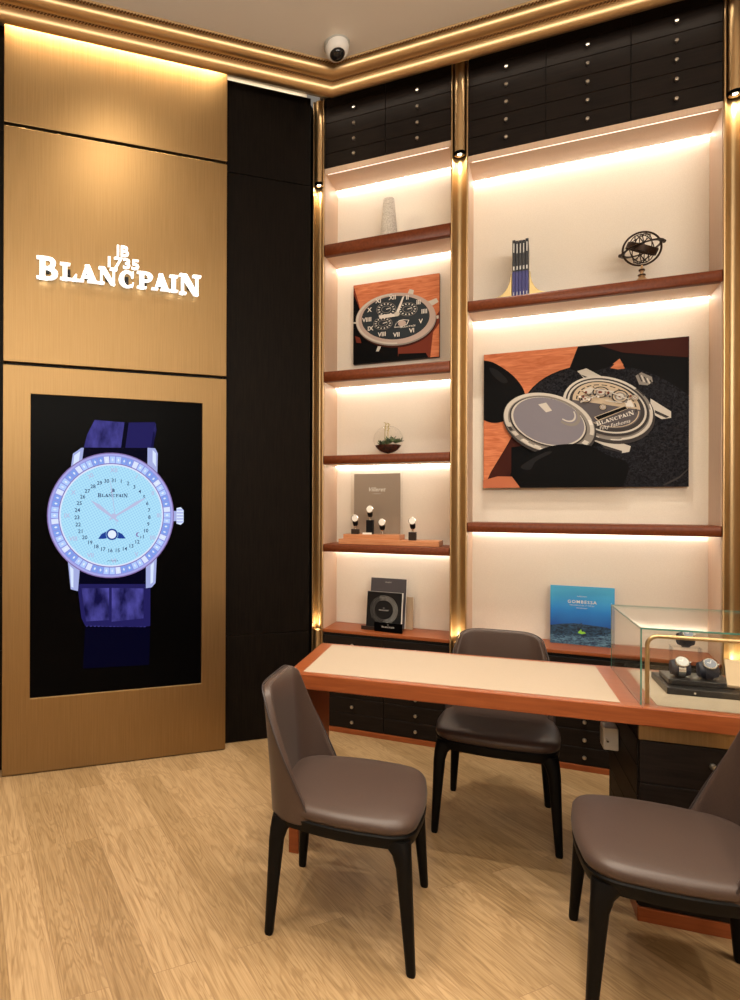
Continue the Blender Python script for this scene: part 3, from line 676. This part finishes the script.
bd.rings([[Mx@Vector((r*math.cos(2*PI*i/n),r*math.sin(2*PI*i/n),z)) for i in range(n)] for r,z in ((.080,-.016),(.080,.016),(.077,.016),(.077,-.016),(.080,-.016))],caps=False)
bd.build('zodiac_band',M_ab,T,smooth=True)
g=MB()
for ax,a,b_ in (('X',90,35),('X',90,75),('X',90,120),('Y',66,0)): g.torus(.078,.0028,TM@rot('Z',b_)@rot(ax,a),m=6)
for zz in (.045,-.045): g.torus(math.sqrt(.078**2-zz**2),.0025,TM@rot('Y',-24)@Matrix.Translation((0,0,zz)),m=6)
g.build('inner_rings',M_ab,T,smooth=True)
MB().lathe([(.012*math.sin(PI*i/8)+1e-5,-.012*math.cos(PI*i/8)) for i in range(9)],cc,16).build('globe',M_ab,T,smooth=True)
MB().tube([cc+Vector((-.03,0,-.072)),cc+Vector((.03,0,.072))],.0022,6).build('axis_rod',M_ab,T)
MB().lathe_y([(.001,-.006),(.009,-.004),(.009,.004),(.001,.006)],tuple(cc+Vector((-.105,0,-.024)))).lathe_y([(.001,-.006),(.009,-.004),(.009,.004),(.001,.006)],tuple(cc+Vector((.105,0,.024)))).build('pivot_caps',M_ab,T,smooth=True)
# terrarium
T=thing('terrarium','round glass bowl terrarium with succulents on the narrow shelf','terrarium',loc(FR,1.006,.14,1.8272)); r=.096; k=.104
prof=[(r*math.sin(R(a))+1e-4,k-r*math.cos(R(a))*.96) for a in range(8,168,8)]
MB().lathe([(.020,.000),(.022,.004)]+prof,n=40,caps=True).build('glass_bowl',M_acryl,T,smooth=True)
M_soil=mat('dark_soil',(.045,.018,.012),.8); grainy(M_soil,(.02,.010,.008),(.16,.05,.025),(1,1,1),60,.4,.75,6,.5,0)
MB().lathe([(.001,.012)]+[(r*.96*math.sin(R(a)),k-r*.92*math.cos(R(a))) for a in range(16,66,7)]+[(.06,.062),(.001,.068)],n=36).build('soil',M_soil,T,smooth=True)
M_leaf=mat('succulent_green',(.10,.17,.07),.5); M_leaf2=mat('succulent_dark',(.04,.08,.05),.5); M_stem=mat('pale_stem',(.45,.36,.12),.6)
rn=random.Random(5); lf=MB()
for i in range(14):
    cx=rn.uniform(-.055,.075); cy=rn.uniform(-.05,.05); cz=.064+rn.uniform(0,.022)+ (.018 if cx>.0 else 0)
    for q in range(9):
        a=q*2.4; el=.35+q*.09; d=Vector((math.cos(a)*math.cos(el),math.sin(a)*math.cos(el),math.sin(el))); ln=rn.uniform(.026,.042)
        lf.mat(M_leaf if (q+i)%3 else M_leaf2).tube([Vector((cx,cy,cz)),Vector((cx,cy,cz))+d*ln*.6,Vector((cx,cy,cz))+d*ln],[.003,.0055,.0006],6,flat=.5)
lf.build('succulents',None,T,smooth=True)
st=MB()
for x0,h in ((-.018,.215),(.002,.21)):
    st.tube([(x0,0,.06),(x0-.004,0,.15),(x0+.003,.0,h)],.0028,6)
    for q in range(5): st.tube([(x0,0,h-.012*q),(x0+(.012 if q%2 else -.012),.004,h-.012*q+.006)],[.003,.001],5)
st.build('flower_stems',M_stem,T,smooth=True)
# tray with frame and watches
T=thing('display_tray','low stepped wooden tray holding small watches on the narrow bay shelf','tray',loc(FR,1.02,.10,1.2386))
MB().box(-.325,.325,-.045,.135,0,.034).build('lower_step',M_tray,T,bevel=.002); MB().box(-.30,.075,-.02,.150,.0341,.066).build('upper_step',M_tray,T,bevel=.002)
T=thing('framed_card','taupe card in a clear acrylic block behind the small watches','card',loc(FR,.908,.232,1.3048))
M_taupe=mat('taupe_card',(.36,.29,.23),.5)
MB().box(-.176,.176,-.014,.006,0,.425).build('acrylic_block',M_acryl,T,bevel=.001,seg=1)
MB().box(-.158,.158,.008,.014,0,.408).build('card',M_taupe,T)
mb=MB(); add_text(mb,'Villeret',.040,0,.0075,.30,shear=.35,bold=.0006); add_text(mb,'COLLECTION',.009,0,.0075,.272); mb.build('lettering',M_paper,T)
M_dialw=mat('small_watch_dial',(.9,.88,.84),.3,emit=None)
def tiny_watch(s,n,z,hb,wb,label,bm):
    T=thing('display_watch',label,'watch',loc(FR,s,n,z),'small display watches on the tray')
    MB().box(-wb/2,wb/2,-.016,.016,0,hb).build('stand',bm,T,bevel=.002)
    MB().lathe([(.007,hb),(.006,hb+.012),(.010,hb+.02)],n=12).build('stem',M_steel,T,smooth=True)
    c=hb+.062
    st=MB(); st.tube([(0,0,hb+.018),(0,.004,hb+.03),(0,-.004,c-.012)],[.010,.017,.019],12,flat=.8); st.tube([(0,-.004,c),(0,.014,c+.010),(0,.016,c-.02),(0,.006,hb+.03)],.011,8)
    st.build('strap',M_black,T,smooth=True)
    MB().lathe_y([(.022,.0),(.0245,-.003),(.0245,-.010),(.021,-.012)],(0,-.006,c+.010),28).build('watch_case',M_steel,T,smooth=True)
    MB().lathe_y([(.0205,-.0125),(.0205,-.0122)],(0,-.006,c+.010),28).build('watch_face',M_dialw,T)
M_brn=mat('dark_block',(.025,.015,.012),.3)
tiny_watch(.796,.105,1.3048,.034,.050,'small white dial watch on a low dark stand, leftmost on the tray',M_brn)
tiny_watch(.893,.115,1.3048,.095,.046,'small white dial watch on the tallest black block, middle of the tray',M_black)
tiny_watch(.977,.105,1.3048,.010,.044,'small white dial watch on a clear low foot, just right of the tallest block',M_acryl)
tiny_watch(1.176,.09,1.2728,.054,.048,'small white dial watch standing alone on the low right step',M_brn)
o=MB().box(-.030,.030,-.004,.004,0,.012).build('name_plaque',M_paper,M=loc(FR,.880,.090,1.3048)); tag(o,'tiny white plaque lying on the tray among the watches','plaque')
# presentation box and its companions in the lowest narrow compartment
M_cardg=mat('grey_cover',(.085,.08,.09),.5,spec=.2); M_cardb=mat('black_cover',(.008,.008,.009),.45,spec=.2)
Mb=loc(FR,.99,.135,CT,R(-6))
T=thing('book_stand','narrow dark easel stand under the black book on the counter','stand',Mb)
MB().box(-.143,.128,-.060,-.020,.0,.014).box(-.143,.128,-.060,-.055,.014,.026).build('ledge',M_brn,T,bevel=.0015); MB().box(-.10,.10,-.020,.10,.0,.008).build('base',M_brn,T,bevel=.001)
T=thing('brochure','dark grey brochure with small lettering standing behind the black book','book',Mb@Matrix.Translation((-.005,.045,.010))@Matrix.Rotation(R(-8),4,'X'))
MB().box(-.122,.122,0,.012,0,.325).build('cover',M_cardg,T,bevel=.001,seg=1); MB().box(-.121,.1235,.002,.010,.001,.324).build('pages',M_paper,T)
mb=MB(); add_text(mb,'VILLERET',.012,0,-.0008,.298); mb.build('lettering',M_bs,T)
T=thing('black_book','square black book with a silver ring of dots on its cover','book',Mb@Matrix.Translation((-.008,-.016,.0145))@Matrix.Rotation(R(-8),4,'X'))
MB().box(-.118,.118,0,.018,0,.235).build('cover',M_cardb,T,bevel=.001,seg=1); MB().box(-.117,.122,.002,.016,.001,.2365).build('pages',M_paper,T)
mb=MB(); 
for ring,(rr,n,sz) in enumerate(((.066,46,.0022),(.074,52,.0024),(.083,58,.0026),(.092,62,.0022))):
    for i in range(n):
        a=2*PI*(i+.5*(ring%2))/n; x=rr*math.cos(a); z=.118+rr*math.sin(a); u=sz*(1.3 if math.cos(a-.2)>-.2 else .7)
        mb.flat([(x-u,z),(x,z-u),(x+u,z),(x,z+u)],-.0006)
wordmark(mb,0,.116,.066,-.0006); add_text(mb,'JB',.010,0,-.0006,.130); mb.build('cover_print',M_bs,T)
T=thing('brand_plaque','small black plaque lettered BLANCPAIN leaning before the black book','plaque',Mb@Matrix.Translation((.045,-.070,.0)))
MB().box(-.093,.093,-.004,.004,0,.062).build('plate',M_blackgloss,T,bevel=.001,seg=1)
mb=MB(); wordmark(mb,.0,.034,.085,-.0046); add_text(mb,'JB',.009,0,-.0046,.050); mb.build('lettering',M_bs,T)
T=thing('card_holder','beige upright card holder right of the black book','card holder',loc(FR,1.135,.225,CT,R(-6)))
M_beige=mat('beige_card',(.50,.38,.26),.5)
MB().box(-.034,.022,-.006,.006,0,.215).build('card',M_beige,T,bevel=.001,seg=1); MB().box(.022,.030,-.010,.010,0,.215).build('acrylic_edge',M_acryl,T)
# blue book
T=thing('blue_book','square blue underwater photo book standing on the wide bay counter','book',loc(FR,2.143,.185,CT+.001,R(-2))@Matrix.Rotation(R(-5),4,'X')); W,H=.338,.345
P_blue=mat('print_sea',(.03,.2,.55),.35)
tc=P_blue.node_tree.nodes.new('ShaderNodeTexCoord'); sp=P_blue.node_tree.nodes.new('ShaderNodeSeparateXYZ'); L(P_blue,tc.outputs['Object'],sp.inputs[0])
mr=N(P_blue,'ShaderNodeMapRange'); mr.inputs['From Max'].default_value=.335; L(P_blue,sp.outputs['Z'],mr.inputs['Value'])
nz=N(P_blue,'ShaderNodeTexNoise',Scale=5,Detail=2); L(P_blue,tc.outputs['Object'],nz.inputs['Vector'])
ad=N(P_blue,'ShaderNodeMath',operation='MULTIPLY_ADD'); L(P_blue,nz.outputs['Fac'],ad.inputs[0]); ad.inputs[1].default_value=.3
sb=N(P_blue,'ShaderNodeMath',operation='SUBTRACT'); L(P_blue,mr.outputs['Result'],sb.inputs[0]); sb.inputs[1].default_value=.15; L(P_blue,sb.outputs[0],ad.inputs[2])
L(P_blue,ramp(P_blue,ad.outputs[0],[(.30,(.008,.08,.36)),(.6,(.010,.20,.62)),(.95,(.06,.45,.80))]),bsdf(P_blue).inputs['Base Color'])
P_reef=mat('print_reef',(.01,.03,.07),.35); grainy(P_reef,(.004,.010,.025),(.03,.10,.20),(1,1,2),45,.35,.7,6)
P_reef2=mat('print_seabed',(.02,.1,.2),.35); grainy(P_reef2,(.008,.03,.08),(.12,.26,.38),(1,1,2.5),40,.38,.7,6)
P_grn=mat('print_green_fish',(.25,.65,.05),.4)
MB().box(-W/2,W/2,.0005,.022,0,H).build('cover',mat('book_edge_blue',(.03,.15,.4),.4),T,bevel=.001,seg=1); MB().box(-W/2+.001,W/2+.0015,.003,.019,.001,H+.0015).build('pages',M_paper,T)
mb=MB(); mb.mat(P_blue).flat([(-W/2,.0),(W/2,.0),(W/2,H),(-W/2,H)],-.0002)
mb.mat(P_reef2).flat([(-W/2,0),(W/2,0),(W/2,.085),(-W/2,.075)],-.0005)
mb.mat(P_reef).flat([(-W/2,.055),(-.12,.045),(-.05,.06),(.02,.05),(.08,.055),(.13,.075),(W/2,.085),(W/2,.10),(.13,.115),(.05,.12),(-.04,.125),(-.10,.118),(-W/2,.105)],-.0007)
mb.mat(P_grn).flat([(-.022,.070),(.0,.064),(.022,.071),(.012,.080),(.0,.079),(-.004,.092),(-.016,.080)],-.0009)
mb.mat(P_reef).flat([(-.01,.1235),(-.004,.130),(.004,.1235)],-.0009)
mb.mat(P_wh); add_text(mb,'GOMBESSA',.026,.0,-.0009,.252,bold=.0003,space=1.25); add_text(mb,'THE LIVING FOSSIL OF THE SEA',.0085,0,-.0009,.232,space=1.1); add_text(mb,'EXPEDITION',.009,0,-.0009,.285); add_text(mb,'PHOTOGRAPHY',.008,0,-.0009,.216)
mb.build('cover_picture',None,T)

# ------------------------------------------------------------------ desk
DZ=.78; DL=3.05; DW=.635; D0=.213
T=thing('writing_desk','long orange wood desk with cream leather top in front of the shelves','desk',loc(FD,D0,0,0)); MD=loc(Matrix.Identity(4),-D0,0,0)
MB().box(D0,DL,0,DW,DZ-.066,DZ-.001).build('desk_top',M_wood,T,M=MD,bevel=.004)
MB().box(.276,1.472,.036,.600,DZ-.0015,DZ+.0006).build('leather_pad',M_pad,T,M=MD)
MB().box(1.590,DL-.06,.045,.590,DZ-.0015,DZ+.0006).build('leather_pad',M_pad,T,M=MD)
MB().box(1.5335,1.5365,.0,DW,DZ-.002,DZ+.0003).build('seam',M_shelf,T,M=MD)
MB().box(.219,.262,.012,.600,0,DZ-.067).build('leg',M_wood,T,M=MD,bevel=.003)
# pedestal
T=thing('desk_pedestal','black drawer pedestal with brass band under the right part of the desk','cabinet',loc(FD,1.53,.03,0)); PW=1.25; PD=.555
MB().box(.0,PW,.01,PD,.0,DZ-.068).build('body',M_dark,T)
MB().box(-.004,PW,-.004,PD,.0,.052).build('plinth',M_wood,T,bevel=.002)
MB().box(.0,PW,.002,.02,.655,DZ-.068).build('brass_band',M_bronze,T)
zs=[.054,.165,.265,.346,.446,.555,.653]
for a,b_ in zip(zs[:-1],zs[1:]): MB().box(-.004,.010,.012,PD,a+.0015,b_-.0015).build('side_panel',M_drawer,T,bevel=.001,seg=1)
for i,(a,b_) in enumerate(((.054,.150),(.150,.36),(.36,.50),(.50,.653))):
    for x0,x1 in ((.0,.435),(.435,.87),(.87,PW)):
        d=MB().box(x0+.0015,x1-.0015,-.004,.012,a+.0015,b_-.0015).build('drawer',M_drawer,T,bevel=.001,seg=1); knob(d,(x0+x1)/2,-.004,(a+b_)/2+(.02 if i==3 else 0))
T=thing('power_outlet_box','white power outlet box on the left side of the desk pedestal','outlet box',loc(FD,1.524,.40,.492))
MB().box(-.056,-.001,-.042,.042,.0,.092).build('housing',M_white,T,bevel=.004); MB().lathe_y([(.004,-.0),(.004,-.03)],(-.045,-.042,.045),10).build('plug_pin',M_steel,T)
MB().box(-.0585,-.056,-.030,.030,.015,.077).build('socket_plate',M_grey,T,bevel=.001)

# showcase
T=thing('glass_showcase','clear glass display case standing on the right end of the desk','showcase',loc(FD,1.534,.03,DZ)); SL=1.15; SD=.572; SH=.280; g=.006
MB().box(0,SL,0,g,.001,SH-g).build('front_pane',M_glass,T); MB().box(0,SL,SD-g,SD,.001,SH-g).build('rear_pane',M_glass,T)
MB().box(0,g,g,SD-g,.001,SH-g).build('side_pane',M_glass,T); MB().box(SL-g,SL,g,SD-g,.001,SH-g).build('side_pane',M_glass,T)
MB().box(0,SL,0,SD,SH-g+.0002,SH).build('top_pane',M_glass,T)
e=MB(); w=.0035
for a in (0,SL-w):
    for b_ in (0,SD-w): e.box(a-.0005,a+w+.0005,b_-.0005,b_+w+.0005,.001,SH)
e.box(-.0006,SL,-.0008,.0012,SH-g,SH+.0004); e.box(-.0006,SL,SD-.0012,SD+.0008,SH-g,SH+.0004); e.box(-.0008,.0012,0,SD,SH-g,SH+.0004); e.box(SL-.0012,SL+.0008,0,SD,SH-g,SH+.0004)
e.build('green_glass_edges',M_edge,T)
n=8; rr=.035; r0=.0075; x0=.028; yb=.035; zt=.246
path=[(x0,yb,0),(x0,yb,zt-rr)]+[(x0+rr-rr*math.cos(PI/2*i/n),yb,zt-rr+rr*math.sin(PI/2*i/n)) for i in range(1,n+1)]+[(SL-x0-rr,yb,zt)]+[(SL-x0-rr+rr*math.sin(PI/2*i/n),yb,zt-rr+rr*math.cos(PI/2*i/n)) for i in range(1,n+1)]+[(SL-x0,yb,0)]
MB().tube(path,r0,12).build('brass_rail',M_brass,T,smooth=True)
# contents
T=thing('black_display_tray','low black two step watch tray inside the glass showcase','tray',loc(FD,1.66,.22,DZ+.0008)); M_tr=mat('black_leather_tray',(.014,.012,.012),.35)
MB().box(0,.62,0,.25,0,.026).build('lower_tier',M_tr,T,bevel=.003); MB().box(.015,.23,.045,.19,.0262,.048).build('upper_tier',M_tr,T,bevel=.003)
mb=MB()
for x in (.09,.25,.41,.57): mb.lathe_y([(.004,0),(.004,-.002)],(x,-.0005,.012),10)
mb.build('studs',M_steel,T)
M_cush=mat('navy_cushion',(.015,.018,.035),.55)
def big_watch(s,n,z,label,steel,rotz=0,sc=1.0):
    T=thing('wrist_watch',label,'watch',loc(FD,s,n,z,rotz)@Matrix.Scale(sc,4),'watches in the showcase'); 
    MB().tube([(-.028,0,.030),(-.012,0,.030),(.012,0,.030),(.028,0,.030)],[.024,.030,.030,.024],18).build('cushion',M_cush,T,smooth=True)
    F=Matrix.Translation((0,0,.030))@Matrix.Rotation(R(46),4,'X')
    st=MB(); pts=[F@Vector((0,-.034*math.cos(R(a)),.034*math.sin(R(a)))) for a in range(-70,260,15)]
    rs=[]
    for k,a in enumerate(range(-70,260,15)):
        hw=.0105; rs.append([F@Vector((x,-q*math.cos(R(a)),q*math.sin(R(a)))) for x,q in ((-hw,.031),(hw,.031),(hw,.0345),(-hw,.0345))])
    st.rings(rs); st.build('bracelet' if steel else 'strap',M_steel if steel else M_cush,T)
    c=MB()
    def disc(pr): 
        nn=28; c.rings([[F@Vector((r*math.cos(2*PI*i/nn),r*math.sin(2*PI*i/nn),.034+h)) for i in range(nn)] for r,h in pr])
    disc([(.019,0),(.0215,.002),(.0215,.007),(.0195,.009),(.017,.009)]); c.build('watch_case',M_steel,T,smooth=True)
    c=MB(); disc([(.0168,.0085),(.0168,.0094)]); c.build('watch_face',mat('face_blue' if not steel else 'face_white',(.22,.24,.30) if not steel else (.55,.55,.55),.2),T)
    c=MB(); c.tube([F@Vector((.0,.0,.0436)),F@Vector((.004,.012,.0436))],.0008,5); c.tube([F@Vector((0,0,.0436)),F@Vector((-.009,.002,.0436))],.001,5); c.build('hands',M_paper,T)
    c=MB(); c.tube([F@Vector((.021,0,.039)),F@Vector((.026,0,.039))],.003,8); c.build('crown',M_steel,T)
big_watch(1.727,.325,DZ+.049,'steel bracelet watch on the left cushion in the showcase',True,0,1.12)
big_watch(1.818,.325,DZ+.049,'dark dial strap watch on the right cushion in the showcase',False,0,1.12)
T=thing('acrylic_riser','clear acrylic riser lifting a watch behind the other two','stand',loc(FD,1.775,.445,DZ+.0008))
MB().box(-.052,-.049,-.025,.025,.0262,.142).box(.049,.052,-.025,.025,.0262,.142).box(-.052,.052,-.025,.025,.1422,.145).box(-.052,.052,-.024,.024,.0268,.030).build('bridge',M_acryl,T)
big_watch(1.775,.445,DZ+.1465,'watch with navy strap raised on the clear riser in the showcase',False,R(4),.98)
T=thing('leather_folder','beige leather folder with white label on the black tray in the showcase','folder',loc(FD,1.960,.345,DZ+.064,R(-14))@Matrix.Rotation(R(16),4,'X'))
MB().box(-.075,.16,-.105,.105,0,.012).build('cover',mat('beige_leather',(.55,.40,.26),.5),T,bevel=.003); MB().box(.0,.09,-.085,-.035,.0121,.0135).build('label_plate',M_paper,T)

# ------------------------------------------------------------------ chairs
def rounded_outline(xr,xf,hr,hf,rr,rf,n=7,bulge=.012):
    cs=[(xf,hf,rf),(xr,hr,rr),(xr,-hr,rr),(xf,-hf,rf)]; out=[]
    for i,(x,y,r) in enumerate(cs):
        p=Vector((x,y)); a=Vector(cs[i-1][:2]); b=Vector(cs[(i+1)%4][:2]); d0=(a-p).normalized(); d1=(b-p).normalized()
        P0=p+d0*r; P1=p+d1*r
        prevc=out[-1] if out else None
        for k in range(n+1):
            t=k/n; out.append((1-t)**2*P0+2*t*(1-t)*(p*.86+(P0+P1)*.07)+t*t*P1)
        # side midpoints with bulge
        q=b+(p-b).normalized()*cs[(i+1)%4][2]
        for t in (.25,.5,.75):
            m=P1.lerp(q,t); nrm=Vector((-(q-P1).y,(q-P1).x)).normalized()
            if nrm.dot(m)<0: nrm=-nrm
            out.append(m+nrm*bulge*4*t*(1-t))
    return out
def make_chair():
    T=thing('dining_chair','','chair',Matrix.Identity(4))
    ol=rounded_outline(-.255,.258,.240,.272,.12,.12)
    def ring(d,z,dx=0): 
        k=1-d/.25; return [(p.x*k+dx,p.y*k,z) for p in ol]
    s=MB()
    s.rings([ring(.020,.426),ring(.004,.432),ring(0,.443),ring(.001,.456),ring(.008,.467),ring(.024,.475),ring(.055,.480),ring(.11,.483),ring(.18,.484),ring(.235,.484)])
    so=s.build('seat',M_seat,T,smooth=True); so.data.set_sharp_from_angle(angle=R(80))
    f=MB(); 
    a=[ring(.006,.430),ring(.0015,.424),ring(.004,.400),ring(.010,.386),ring(.030,.386),ring(.034,.430)]
    f.rings(a+[a[0]],caps=False); f.build('seat_frame',M_frame,T,smooth=True)
    for sx in (1,-1):
        for sy in (1,-1):
            tx,ty=((.212,.234) if sx>0 else (-.215,.205)); bx,by=((.243,.257) if sx>0 else (-.243,.225))
            rings=[]
            for t,ax,ay in ((0,.115,.105),(.05,.085,.080),(.11,.062,.060),(.20,.052,.052),(.40,.046,.046),(.7,.038,.038),(.98,.031,.031),(1,.026,.026)):
                z=.412*(1-t)+.0*t; cx=tx+(bx-tx)*t; cy=(ty+(by-ty)*t)
                # top widening is pulled inward along the frame
                pull=max(0,ax-.052)*.5
                cx2=(cx*sx*sx if False else cx) - sx*pull; cy2=cy-pull
                n=14; rr=[]
                for k in range(n):
                    an=2*PI*k/n; c,s_=math.cos(an),math.sin(an); e=.75
                    rr.append((cx2+ax/2*abs(c)**e*(1 if c>0 else -1), sy*cy2+ay/2*abs(s_)**e*(1 if s_>0 else -1), z))
                rings.append(rr)
            rings=rings[::-1]
            MB().rings(rings).build('leg',M_frame,T,smooth=True)
    # backrest shell
    NU,NV=28,10
    def shell(c,k,off=0):
        hw=.248+.008*k-off; rc=.13; L0=(hw-rc)+rc*PI/2+.050; L1=(hw-rc)+rc*.62
        Ln=L0+(L1-L0)*k**1.05
        s_=abs(c)*Ln; sg=1 if c>=0 else -1
        xr=-.262+off
        if s_<hw-rc: x,y=xr,s_
        elif s_<hw-rc+rc*PI/2:
            a=(s_-(hw-rc))/rc; x=xr+rc*(1-math.cos(a)); y=hw-rc+rc*math.sin(a)
        else: x=xr+rc+(s_-(hw-rc)-rc*PI/2); y=hw
        x-= .034*k**1.3
        z=.405+(.852-.405)*k
        z-= .035*k*abs(c)**5 
        x+= .018*k*(1-abs(c)**2)*0
        return (x,sg*y,z)
    ks=[i/NV for i in range(NV+1)]; cs=[-1+2*i/NU for i in range(NU+1)]
    b=MB(); n=NU+1; vs=[shell(c,k) for k in ks for c in cs]; fs=[(r*n+i,r*n+i+1,(r+1)*n+i+1,(r+1)*n+i) for r in range(NV) for i in range(NU)]
    b.add(vs,fs); o=b.build('backrest',M_seat,T,smooth=True)
    for p_ in o.data.polygons: p_.use_smooth=True
    so=o.modifiers.new('solid','SOLIDIFY'); so.thickness=.030; so.offset=SOLID; so.use_even_offset=False
    bv=o.modifiers.new('bevel','BEVEL'); bv.width=.010; bv.segments=3; bv.limit_method='ANGLE'; bv.angle_limit=R(50)
    ss=o.modifiers.new('sub','SUBSURF'); ss.levels=1; ss.render_levels=1
    edge=[shell(-1,k) for k in ks[1:]]+[shell(c,1) for c in cs[1:]]+[shell(1,k) for k in ks[::-1][1:-1]]
    MB().tube(edge,.0032,6).build('piping',M_pipe,T,smooth=True)
    return T
SOLID=1
ch=make_chair()
def put(o,x,y,a,label): o.location=(x,y,0); o.rotation_euler=(0,0,R(a)); tag(o,label,'chair','brown leather dining chairs around the desk')
ch2=copy_tree(ch); ch3=copy_tree(ch)
put(ch,.408,2.368,-20.5,'brown leather dining chair at the left end of the desk, fully in view')
put(ch2,1.226,3.060,-114.2,'brown leather dining chair behind the desk in front of the shelves')
put(ch3,1.335,1.995,157.5,'brown leather dining chair cut off by the right edge of the photo')

# security camera
p=Vector((.555,3.785,CEIL)); T=thing('security_camera','round white dome security camera on the ceiling above the corner','camera',Matrix.Translation(p)@Matrix.Rotation(R(0),4,'X'))
MB().lathe([(.001,-.034),(.066,-.034),(.074,-.030),(.076,-.004),(.074,0),(.001,0)],n=40).build('base_ring',M_grey,T,smooth=True)
tl=Matrix.Rotation(R(-16),4,'X')
MB().lathe([(.046,-.085),(.058,-.078),(.066,-.060),(.070,-.032)],n=40).build('housing',M_white,T,smooth=True,M=tl)
MB().lathe([(.001,-.114),(.020,-.111),(.036,-.100),(.044,-.086),(.046,-.078),(.044,-.070)],n=32).build('dome',M_glassdark,T,smooth=True,M=tl)

# ------------------------------------------------------------------ lights
def spot(x,y,e,size=85,blend=.6,soft=.05,col=(1,.88,.72),tgt=None,z=CEIL-.03):
    la=bpy.data.lights.new('downlight','SPOT'); la.energy=e; la.spot_size=R(size); la.spot_blend=blend; la.shadow_soft_size=soft; la.color=col
    o=bpy.data.objects.new('downlight',la); C.objects.link(o); o.location=(x,y,z)
    if tgt: o.rotation_euler=(Vector(tgt)-Vector((x,y,z))).to_track_quat('-Z','Y').to_euler()
    return o
def area(M,w,h,e,col=(1,.86,.68)):
    la=bpy.data.lights.new('area_light','AREA'); la.shape='RECTANGLE'; la.size=w; la.size_y=h; la.energy=e; la.color=col
    o=bpy.data.objects.new('area_light',la); C.objects.link(o); o.matrix_world=M; return o
G=.9
for x,y,e in ((.35,2.75,130),(1.25,2.9,150),(-.55,2.35,150),(.5,1.3,170),(1.7,1.9,150),(-.7,1.0,170),(.3,-.3,170),(2.4,.6,150),(-1.8,.8,150)): spot(x,y,e*G,95,.8,.035)
# cove lights under the crown: bronze panel wash, recess above dark panel
area(FL@Matrix.Translation((-.74,-.024,4.184)),1.27,.035,22,(1,.82,.55))
area(FL@Matrix.Translation((.20,.115,4.222)),.58,.03,.45,(1,.84,.62))
a0=FR@Matrix.Translation((1.0,-.06,4.10))@Matrix.Rotation(R(10),4,'X'); area(a0,.8,.02,.5)
a0=FR@Matrix.Translation((2.15,-.06,4.10))@Matrix.Rotation(R(10),4,'X'); area(a0,1.25,.02,.8)
# accent spot on the wall sign
q=FL@Vector((-.70,-1.15,0)); t=FL@Vector((-.72,0,3.0)); spot(q.x,q.y,34,75,1,.04,(1,.85,.65),tgt=(t.x,t.y,2.9))
area(Matrix.Translation((.8,-3.05,1.7))@Matrix.Rotation(R(90),4,'X'),7.0,2.8,14,(1,.92,.82))  # unseen front fill added behind the camera, not a fixture of the room
area(Matrix.Translation((.6,-2.2,2.9))@Matrix.Rotation(R(145),4,'X'),5.0,.8,260,(1,.93,.82))  # unseen uplight added to brighten the ceiling
w=bpy.data.worlds.new('world'); SC.world=w; w.use_nodes=True; w.node_tree.nodes['Background'].inputs[0].default_value=(1,.88,.74,1); w.node_tree.nodes['Background'].inputs[1].default_value=.2

# ------------------------------------------------------------------ camera
cam=bpy.data.cameras.new('camera'); co=bpy.data.objects.new('camera',cam); C.objects.link(co)
cam.sensor_fit='VERTICAL'; cam.sensor_height=24; cam.lens=24*640.96/1000
cam.shift_x=(370-241.3)/1000; cam.shift_y=(504.5-500)/1000
co.location=(0,0,1.5); co.rotation_euler=(R(90),0,0)
co.rotation_euler=(Matrix.Rotation(R(90),4,'X')@Matrix.Rotation(R(.1914),4,'Z')).to_euler()
cam.clip_start=.02
SC.camera=co
SC.view_settings.view_transform='Standard'; SC.view_settings.look='None'; SC.view_settings.gamma=1; SC.view_settings.use_curve_mapping=False
SC.view_settings.exposure=0.0
cy=SC.cycles; cy.use_denoising=True; cy.max_bounces=8; cy.diffuse_bounces=4; cy.glossy_bounces=4; cy.transparent_max_bounces=16; cy.sample_clamp_indirect=12; cy.caustics_reflective=False; cy.caustics_refractive=False
